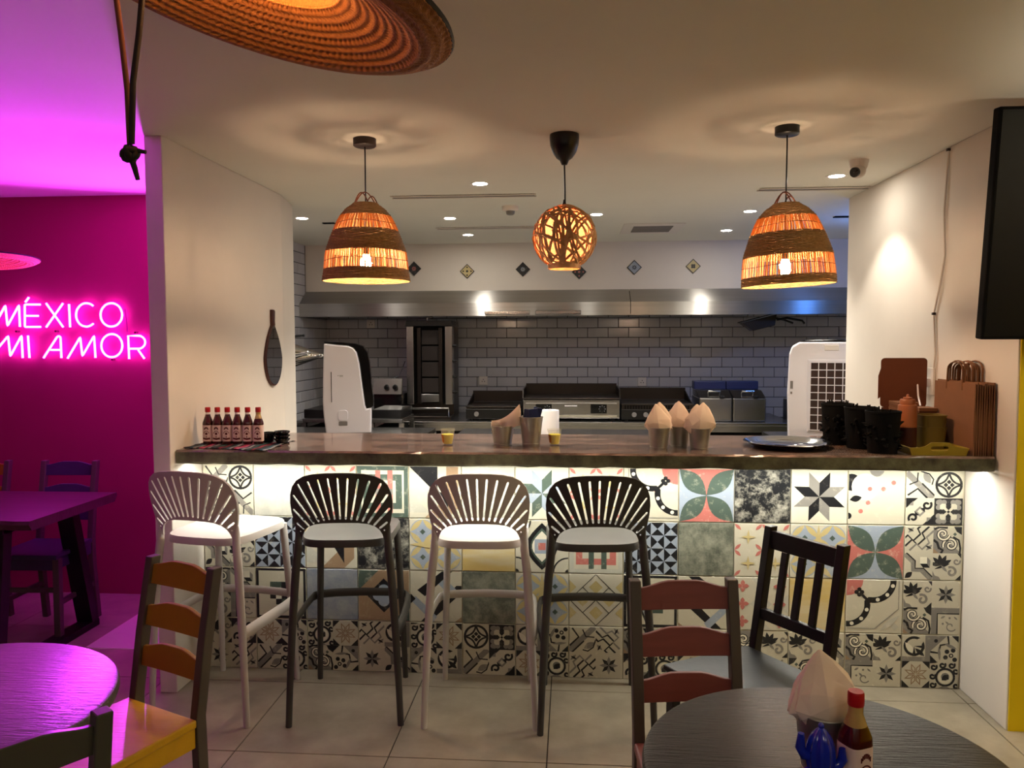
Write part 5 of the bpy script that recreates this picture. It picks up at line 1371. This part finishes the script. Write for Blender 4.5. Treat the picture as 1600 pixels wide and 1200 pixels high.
for s_ in (-1, 1): MB().prism([(.0, .20), (.06, .272), (.52, .285), (.52, .20)], s_ * .424 - .005, s_ * .424 + .005, 'x').build('side_guard', 'steel_dark', t)
MB().box(-.424, .424, .505, .52, .20, .30).build('splash_back', 'steel_dark', t)
MB().box(-.40, .40, -.010, 0, .150, .160).build('trim_bar', 'chrome', t, bevel=.002); MB().box(-.40, .40, -.012, 0, .032, .052).build('trim_bar', 'chrome', t, bevel=.003)
for x in (-.24, .24):
    p = MB().prism(rrect(x - .07, x + .07, .065, .145, .006), -.004, 0).build('control_panel', 'black_gloss', t)
    Mk = Matrix.Translation((x + .03, -.004, .105)) @ Matrix.Rotation(math.radians(90), 4, 'X'); MB().lathe([(.001, .016), (.017, .016), (.019, 0)], 20, M=Mk).build('knob', 'black_plastic', p, smooth=40)
    for k in range(8):
        a = 2 * PI * k / 8; MB().box(x + .03 + .027 * math.cos(a) - .002, x + .03 + .027 * math.cos(a) + .002, -.0048, -.004, .105 + .027 * math.sin(a) - .002, .105 + .027 * math.sin(a) + .002).build('dial_mark', 'white_plastic', p)
MB().prism(rrect(-.06, .06, .095, .145, .004), -.0025, 0).build('name_plate', 'steel_plain', t)
mb = MB(); x = -.055; rng = random.Random(8)
while x < .05:
    w_ = rng.uniform(.004, .008); mb.box(x, x + w_, -.0035, -.0025, .126, .126 + rng.uniform(.008, .012)); x += w_ + .002
mb.build('name_lettering', 'paper_white', t)
for i, (x0, lab) in enumerate(((1.10, 'left tank of the double countertop fryer, lid with handle'), (1.385, 'right tank of the double countertop fryer, catching blue light'))):
    t = thing('fryer', lab, 'fryer', (x0, 6.72, .84), 0, 'twin countertop fryers')
    MB().box(.002, .282, .0, .42, 0, .205).build('tank', 'steel', t, bevel=.012, seg=3)
    MB().prism([(.0, .207), (.16, .262), (.40, .262), (.40, .207)], .006, .278, 'x').build('lid', 'steel_plain', t, bevel=.003)
    MB().box(-.0, .28, .28, .41, .262, .335).build('control_head', 'navy_pack', t, bevel=.006)
    MB().tube([(.09, .10, .235), (.09, .06, .26), (.19, .06, .26), (.19, .10, .235)], .008, 8).build('lid_handle', 'chrome', t, smooth=50)
    MB().box(.175, .215, -.02, .05, .205, .222).build('basket_grip', 'black_plastic', t, bevel=.003)
t = thing('dark_cabinet', 'dark cabinet corner standing at the right end of the back bench', 'cabinet', (1.95, 6.45, 0))
MB().box(0, .35, 0, .8, 0, 1.0).build('carcass', 'steel_dark', t, bevel=.004); MB().box(.01, .34, -.012, 0, .06, .96).build('door', 'steel_dark', t, bevel=.002)
# ---- wall sockets
def socket(label, x, z):
    t = thing('wall_socket', label, 'socket', (x, 7.545, z), 0, 'kitchen wall sockets')
    MB().box(-.042, .042, -.012, 0, -.042, .042).build('plate', 'off_white', t, bevel=.003)
    for dx, dz in ((0, .012), (-.012, -.008), (.012, -.008)): MB().box(dx - .003, dx + .003, -.0128, -.012, dz - .005, dz + .005).build('pin_hole', 'black_matte', t)
socket('white socket on the tiles between kebab grill and left bench grill', -.864, 1.15)
socket('white socket on the tiles above the right bench grill', .687, 1.14)
socket('white switch plate on the tiles just under the hood near the left wall', -1.985, 1.714)
# ---- hanging pans under the hood
t = thing('fry_basket', 'dark steel fry basket hanging upside down under the hood', 'fry basket', (1.66, 6.98, 1.69))
Mp = Matrix.Rotation(math.radians(-14), 4, 'Y')
mb = MB(); mb.prism([(-.16, .045), (.15, .045), (.11, -.05), (-.08, -.05)], -.07, .07, M=Mp); mb.build('basket', 'steel_dark', t, bevel=.004)
MB().tube([Mp @ Vector((-.165, -.075, .047)), Mp @ Vector((.155, -.075, .047)), Mp @ Vector((.155, .075, .047)), Mp @ Vector((-.165, .075, .047))], .006, 6, closed=True).build('rim_wire', 'steel_plain', t)
MB().tube([(.15, 0, .03), (.24, 0, .045), (.37, 0, .02), (.39, 0, -.005)], .010, 8).build('handle', 'black_plastic', t, smooth=50)
MB().tube([(.15, .03, .045), (.22, .03, .03), (.30, .03, .0)], .009, 8).build('handle', 'black_plastic', t, smooth=50)
for x_ in (-.1, .1): MB().tube([(x_, .0, .05), (x_, .0, .283)], .004, 6).build('hanging_hook', 'steel_plain', t, smooth=50)
# ---- strainer cones on the side wall
for k, (dy, dz, lab) in enumerate(((0, 0, 'front steel cone strainer on the tiled side wall, point to the right'), (.30, -.03, 'rear steel cone strainer hanging just behind the other cone'))):
    t = thing('cone_strainer', lab, 'strainer', (-2.35 + .02 * k, 5.75 + dy, 1.46 + dz), 0, 'cone strainers on the side wall')
    Mk = Matrix.Rotation(math.radians(90), 4, 'Y') @ Matrix.Rotation(math.radians(-8 + 6 * k), 4, 'X')
    MB().lathe([(.125, 0), (.127, .004), (.085, .13), (.03, .29), (.008, .352), (.0005, .356)], 36, M=Mk).build('cone', 'chrome', t, smooth=50)
    MB().tube([Mk @ Vector((.125 * math.cos(2 * PI * i / 32), .125 * math.sin(2 * PI * i / 32), 0)) for i in range(32)], .005, 6, closed=True).build('rim', 'steel_plain', t, smooth=60)
    MB().tube([(-.14, 0, .14), (.0, 0, .135), (.13, 0, .155), (.19, 0, .16)], [.006, .006, .011, .011], 8).build('handle', 'black_plastic', t, smooth=50)
    MB().tube([(.10, 0, .09), (.10, 0, .23)], .008, 8).build('hook', 'black_plastic', t, smooth=50)
# ---- on the steel tables
t = thing('paper_roll', 'white kitchen paper roll standing behind the tall metal bucket', 'paper roll', (-.135, 4.86, .89))
MB().lathe([(.012, 0), (.058, 0), (.0585, .004), (.0585, .212), (.057, .215), (.02, .215), (.02, 0)], 32).build('paper', 'paper_white', t, smooth=40)
MB().lathe([(.0195, .001), (.0195, .2155), (.017, .2155), (.017, .001)], 20).build('core', 'kraft', t, smooth=40)
t = thing('printed_tray', 'pale printed board lying on the steel table behind the napkin bucket', 'board', (-.50, 5.05, .89))
MB().box(-.22, .27, -.12, .12, 0, .010).build('board', 'steel_plain', t, bevel=.003)
mb = MB()
for x0, x1, y0, y1 in ((-.02, .10, -.06, .05), (.17, .26, -.07, -.05), (.17, .25, -.03, -.01), (.17, .26, .01, .03)): mb.box(x0, x1, y0, y1, .010, .0108)
mb.build('print', 'paper_white', t)
MB().lathe([(.045, .0109), (.065, .0109)], 20, c=(.03, 0, 0), a0=1.2, a1=4.4).build('black_arc', 'black_matte', t)

# ================================================================== PINK CORNER: NEON SIGN
NE = [('M',[(-3.49,1.638),(-3.41,1.767),(-3.401,1.644),(-3.323,1.768),(-3.322,1.638)]),
      ('E',[(-3.187,1.771),(-3.286,1.772),(-3.291,1.637),(-3.19,1.637)]),
      ('E',[(-3.28,1.704),(-3.202,1.703)]),
      ('accent',[(-3.281,1.786),(-3.258,1.814)]),
      ('X',[(-3.15,1.778),(-3.048,1.635)]),
      ('X',[(-3.044,1.777),(-3.155,1.635)]),
      ('I',[(-3.006,1.772),(-3.004,1.634)]),
      ('C',[(-2.855,1.761),(-2.867,1.77),(-2.881,1.775),(-2.896,1.777),(-2.91,1.776),(-2.925,1.771),(-2.938,1.762),(-2.948,1.751),(-2.957,1.738),(-2.962,1.722),(-2.964,1.707),(-2.963,1.691),(-2.958,1.676),(-2.95,1.662),(-2.94,1.651),(-2.927,1.643),(-2.913,1.639),(-2.898,1.637),(-2.884,1.64),(-2.87,1.646),(-2.857,1.655)]),
      ('O',[(-2.675,1.706),(-2.676,1.72),(-2.68,1.733),(-2.685,1.745),(-2.693,1.756),(-2.703,1.764),(-2.715,1.771),(-2.727,1.775),(-2.74,1.776),(-2.753,1.775),(-2.766,1.771),(-2.778,1.765),(-2.788,1.756),(-2.797,1.746),(-2.804,1.734),(-2.808,1.721),(-2.81,1.707),(-2.809,1.693),(-2.806,1.68),(-2.8,1.668),(-2.792,1.657),(-2.782,1.649),(-2.771,1.642),(-2.758,1.638),(-2.745,1.637),(-2.732,1.638),(-2.719,1.642),(-2.707,1.648),(-2.697,1.657),(-2.688,1.667),(-2.681,1.679),(-2.677,1.693),(-2.675,1.706)]),
      ('M',[(-3.526,1.446),(-3.4,1.583),(-3.391,1.461),(-3.314,1.585),(-3.312,1.45)]),
      ('I',[(-3.273,1.585),(-3.269,1.45)]),
      ('A',[(-3.179,1.45),(-3.088,1.577),(-3.076,1.582),(-3.067,1.575),(-3.066,1.449)]),
      ('A',[(-3.132,1.498),(-3.07,1.498)]),
      ('M',[(-3.027,1.447),(-2.943,1.574),(-2.933,1.461),(-2.855,1.582),(-2.851,1.45)]),
      ('O',[(-2.68,1.523),(-2.681,1.536),(-2.684,1.549),(-2.69,1.561),(-2.697,1.572),(-2.707,1.58),(-2.718,1.587),(-2.731,1.591),(-2.743,1.592),(-2.756,1.591),(-2.769,1.587),(-2.781,1.58),(-2.791,1.572),(-2.8,1.561),(-2.806,1.55),(-2.81,1.537),(-2.812,1.523),(-2.811,1.51),(-2.808,1.497),(-2.802,1.485),(-2.794,1.474),(-2.785,1.466),(-2.773,1.459),(-2.761,1.455),(-2.748,1.454),(-2.735,1.455),(-2.723,1.459),(-2.711,1.466),(-2.701,1.474),(-2.692,1.485),(-2.686,1.496),(-2.682,1.509),(-2.68,1.523)]),
      ('R',[(-2.64,1.443),(-2.642,1.581),(-2.585,1.581),(-2.572,1.581),(-2.563,1.579),(-2.556,1.575),(-2.549,1.57),(-2.544,1.564),(-2.54,1.558),(-2.538,1.55),(-2.537,1.542),(-2.538,1.535),(-2.541,1.527),(-2.545,1.521),(-2.551,1.515),(-2.558,1.51),(-2.566,1.506),(-2.574,1.504),(-2.638,1.504)]),
      ('R',[(-2.582,1.497),(-2.545,1.445)])]
sign = thing('neon_sign', 'glowing pink neon lettering MÉXICO MI AMOR on the magenta wall', 'neon sign', (0, 4.42, 0))
for ch, pts in NE:
    nm = {'accent': 'accent'}.get(ch, 'letter')
    # round the corners a little
    p = []
    for i, q in enumerate(pts):
        if 0 < i < len(pts) - 1 and len(pts) < 8:
            a, b = Vector(pts[i - 1]), Vector(pts[i + 1]); c = Vector(q)
            p += [tuple(c + (a - c).normalized() * .008), tuple(c + ((a - c).normalized() + (b - c).normalized()) * .0015), tuple(c + (b - c).normalized() * .008)]
        else: p.append(q)
    closed = len(p) > 25 and p[0] == p[-1]
    if closed: p = p[:-1]
    MB().tube([(x, 0, z) for x, z in p], .0062, 8, closed=closed).build(nm, 'neon_tube', sign, smooth=60)
mb = MB()
for x, z in ((-2.60, 1.60), (-3.1, 1.61), (-2.75, 1.44), (-3.35, 1.61)): mb.tube([(x, 0.002, z), (x, .03, z)], .006, 8)
mb.build('standoff', 'steel_plain', sign)
MB().tube([(-2.66, .004, 1.74), (-2.655, .008, 1.68), (-2.65, .008, 1.60)], .003, 6).build('cable', 'neon_back', sign)

# compact magenta LED spotlight on the pink wall, tucked behind the partition, washing the ceiling
t = thing('wall_spotlight', 'small black magenta LED spotlight on the pink wall behind the partition', 'spotlight', (-2.375, 4.33, 1.28))
aim = Vector((.20, -1.0, .70)).normalized(); Ms = aim.to_track_quat('Z', 'Y').to_matrix().to_4x4()
MB().lathe([(.001, -.07), (.032, -.065), (.036, 0), (.036, .012)], 24, M=Ms).build('housing', 'black_plastic', t, smooth=40)
MB().tube([(0, .03, 0), (0, .118, 0)], .01, 8).build('bracket', 'black_plastic', t, smooth=40)
MB().lathe([(.0005, .004), (.033, .004)], 20, M=Ms).build('lens', emitter('magenta_lens', (.8, .05, 1.0), 6.0), t)
sp = lamp('spotlight_beam', 'SPOT', aim * .02, MAGENTA, (.72, .045, 1.0), t, .03, math.radians(128), .35)
sp.rotation_euler = (-aim).to_track_quat('Z', 'Y').to_euler()

# ================================================================== HATS
def sombrero(label, loc, R, rx, ry, ph, light=0.0):
    t = thing('straw_hat', label, 'straw hat', loc, 0, 'straw hats hung from the ceiling')
    t.rotation_euler = (rx, ry, ph)
    # concentric plaited braids: every braid is a rounded ridge with slanted strands, neighbours slant the other way
    mb = MB(); n = 420; per = 6; braids = 12; rings = braids * per; crown = .40 * R
    zs = []
    for i in range(n):
        a = 2 * PI * i / n
        for j in range(rings + 1):
            u = j / rings; r_ = crown + (R - crown) * u; b = min(int(u * braids), braids - 1); fr = u * braids - b
            z = -.062 * u + .075 * max(0, u - .72) ** 1.6 * 3.2 + .0018 * abs(math.sin(PI * fr))
            sl = 1 if b % 2 else -1
            z += .0013 * math.sin(105 * a + sl * 4.2 * fr) * math.sin(PI * fr) ** .5 if 0 < fr < 1 else 0
            mb.v.append((r_ * math.cos(a), r_ * math.sin(a), z))
            if i == 0: zs.append(z)
    k = rings + 1; uvs = []; prof = [(R, zs[-1])]
    for i in range(n):
        for j in range(rings):
            i2 = (i + 1) % n
            mb.f.append((i * k + j, i * k + j + 1, i2 * k + j + 1, i2 * k + j)); mb.m.append(0)
            u0, u1 = i / n * 7.5, (i + 1) / n * 7.5; v0, v1 = j / rings * 2.4, (j + 1) / rings * 2.4
            sgn = 1 if (j // per) % 2 else -1
            uvs += [(u0 * sgn, v0), (u0 * sgn, v1), (u1 * sgn, v1), (u1 * sgn, v0)]
    o = mb.build('brim', 'straw_hat', t, smooth=80, fix=False)
    uv = o.data.uv_layers.new(name='UVMap')
    uv.data.foreach_set('uv', [c for q in uvs for c in q])
    sol = o.modifiers.new('thickness', 'SOLIDIFY'); sol.thickness = .004
    mb = MB().lathe([(crown, 0), (crown * .93, .05), (crown * .8, .11), (crown * .55, .155), (.001, .165)], 48); o = mb.build('crown', 'straw_hat', t, smooth=80)
    uv = o.data.uv_layers.new(name='UVMap')
    for l in o.data.loops:
        v = o.data.vertices[l.vertex_index].co; uv.data[l.index].uv = (math.atan2(v.y, v.x) * 1.2, v.z * 8)
    MB().tube([(R * math.cos(2 * PI * i / 90), R * math.sin(2 * PI * i / 90), prof[-1][1]) for i in range(90)], .004, 6, closed=True).build('edge_binding', 'leather_cord', t, smooth=60)
    return t
hat = sombrero('woven straw sombrero hanging close overhead, its brim seen from below', (-.425, 1.05, 2.056), .275, 0.0, math.radians(13), 0)
MB().tube([(0, 0, .16), (-.03, 0, .34)], .003, 6).build('hanging_string', 'leather_cord', hat, smooth=60)
MB().lathe([(.0005, -.018), (.008, -.015), (.0125, -.006), (.012, .002), (.007, .012), (.006, .018)], 14, cap1=True).build('bulb', 'hat_bulb', hat, smooth=60)
MB().lathe([(.009, .018), (.010, .08), (.002, .09)], 12, cap0=True).build('lamp_holder', 'black_plastic', hat, smooth=50)
t = thing('chin_cord', 'dark leather chin cord with a knotted end dangling from the sombrero', 'cord', (0, 0, 0))
MB().tube([(-.600, 1.0, 2.06), (-.599, 1.0, 1.998), (-.594, 1.0, 1.95), (-.588, 1.0, 1.88), (-.587, 1.0, 1.81)], .0038, 8).build('strand', 'twine', t, smooth=60)
MB().tube([(-.559, .995, 2.06), (-.561, .995, 1.997), (-.567, .995, 1.95), (-.577, .995, 1.89), (-.582, .996, 1.81)], .0040, 8).build('strand', 'leather_cord', t, smooth=60)
mb = MB(); kn = Vector((-.586, .998, 1.797))
for i in range(3):
    ax = (Vector((1, .2, .3)), Vector((.2, 1, -.5)), Vector((-.4, .3, 1)))[i].normalized(); e1 = ax.orthogonal().normalized(); e2 = ax.cross(e1)
    mb.tube([kn + (e1 * math.cos(2 * PI * k / 14) + e2 * math.sin(2 * PI * k / 14)) * .0085 for k in range(14)], .0050, 7, closed=True)
mb.build('knot', 'leather_cord', t, smooth=60)
MB().tube([kn, kn + Vector((.006, 0, -.018)), kn + Vector((.010, 0, -.034))], [.0045, .004, .003], 7).build('tail', 'leather_cord', t, smooth=60)
MB().tube([kn, kn + Vector((.012, 0, .004)), kn + Vector((.022, 0, .002))], [.004, .0035, .0025], 7).build('tail', 'leather_cord', t, smooth=60)
hat2 = sombrero('straw hat at the left frame edge, only the tip of its brim showing pink', (-2.87, 3.52, 1.975), .275, math.radians(-2), math.radians(-3), 0)
MB().tube([(0, 0, .16), (0, 0, .50)], .003, 6).build('hanging_string', 'leather_cord', hat2, smooth=60)

# ================================================================== TELEVISION
tv = thing('television', 'large black television mounted high at the right edge, tilted downwards', 'television', (2.245, 3.01, 1.546))
tv.rotation_euler = (math.radians(5.5), 0, 0)
MB().box(-.727, .727, -.02, .025, 0, .832).build('casing', 'black_matte', tv, bevel=.006)
MB().box(-.715, .715, -.0206, -.02, .012, .820).build('screen', mat('tv_screen', (5, 5, 6), 0.45, spec=0.3), tv)
MB().box(-.2, .2, .026, .055, .25, .55).build('wall_mount', 'black_steel', tv)

# ================================================================== ON THE DARK ROUND TABLE
TZ = .740
bucket('zinc bucket of napkins on the dark round table in the foreground', (.468, 1.435, TZ), .036, .049, .118, group='metal buckets')
napkins('large pale napkins peaking out of the zinc bucket on the round table', (.468, 1.435, TZ + .118), .053, .118, 21, (-.004, 0), .9, math.radians(12))
sauce_bottle('half-empty hot sauce bottle with a red cap on the dark round table', (.500, 1.362, TZ), math.radians(25), 1.14, True, None)
t = thing('cactus_figurine', 'glossy cobalt blue cactus-shaped ceramic figurine in front of the zinc bucket', 'figurine', (.436, 1.345, TZ)); t.scale = (1.35, 1.35, 1.38)
MB().lathe([(.0005, 0), (.021, 0), (.023, .006), (.024, .026), (.021, .034), (.0005, .036)], 24).build('pot', 'cobalt', t, smooth=40)
mb = MB(); k = 40
for j in range(17):
    u = j / 16; R = .0175 * math.sin(math.radians(28 + 152 * u)) ** .6 if u < 1 else .0008
    for i in range(k): a = 2 * PI * i / k; r_ = R * (1 + .10 * math.cos(10 * a)); mb.v.append((r_ * math.cos(a), r_ * math.sin(a), .034 + .062 * u))
mb.f += [(j * k + i, j * k + (i + 1) % k, (j + 1) * k + (i + 1) % k, (j + 1) * k + i) for j in range(16) for i in range(k)]; mb.f.append(tuple(16 * k + i for i in range(k))); mb.m += [0] * len(mb.f)
mb.build('stem', 'cobalt', t, smooth=60)
MB().tube([(-.012, -.002, .058), (-.022, -.003, .060), (-.027, -.003, .070), (-.026, -.003, .088)], [.006, .0065, .0065, .004], 10).build('arm', 'cobalt', t, smooth=60)
MB().tube([(.012, -.002, .046), (.022, -.003, .048), (.027, -.003, .056), (.026, -.003, .070)], [.006, .0065, .0065, .004], 10).build('arm', 'cobalt', t, smooth=60)
MB().lathe([(.004 * math.sin(math.radians(b)), .004 * math.cos(math.radians(b))) for b in range(1, 180, 22)], 10, c=(0, 0, .097)).build('bloom', 'cobalt', t, smooth=80)
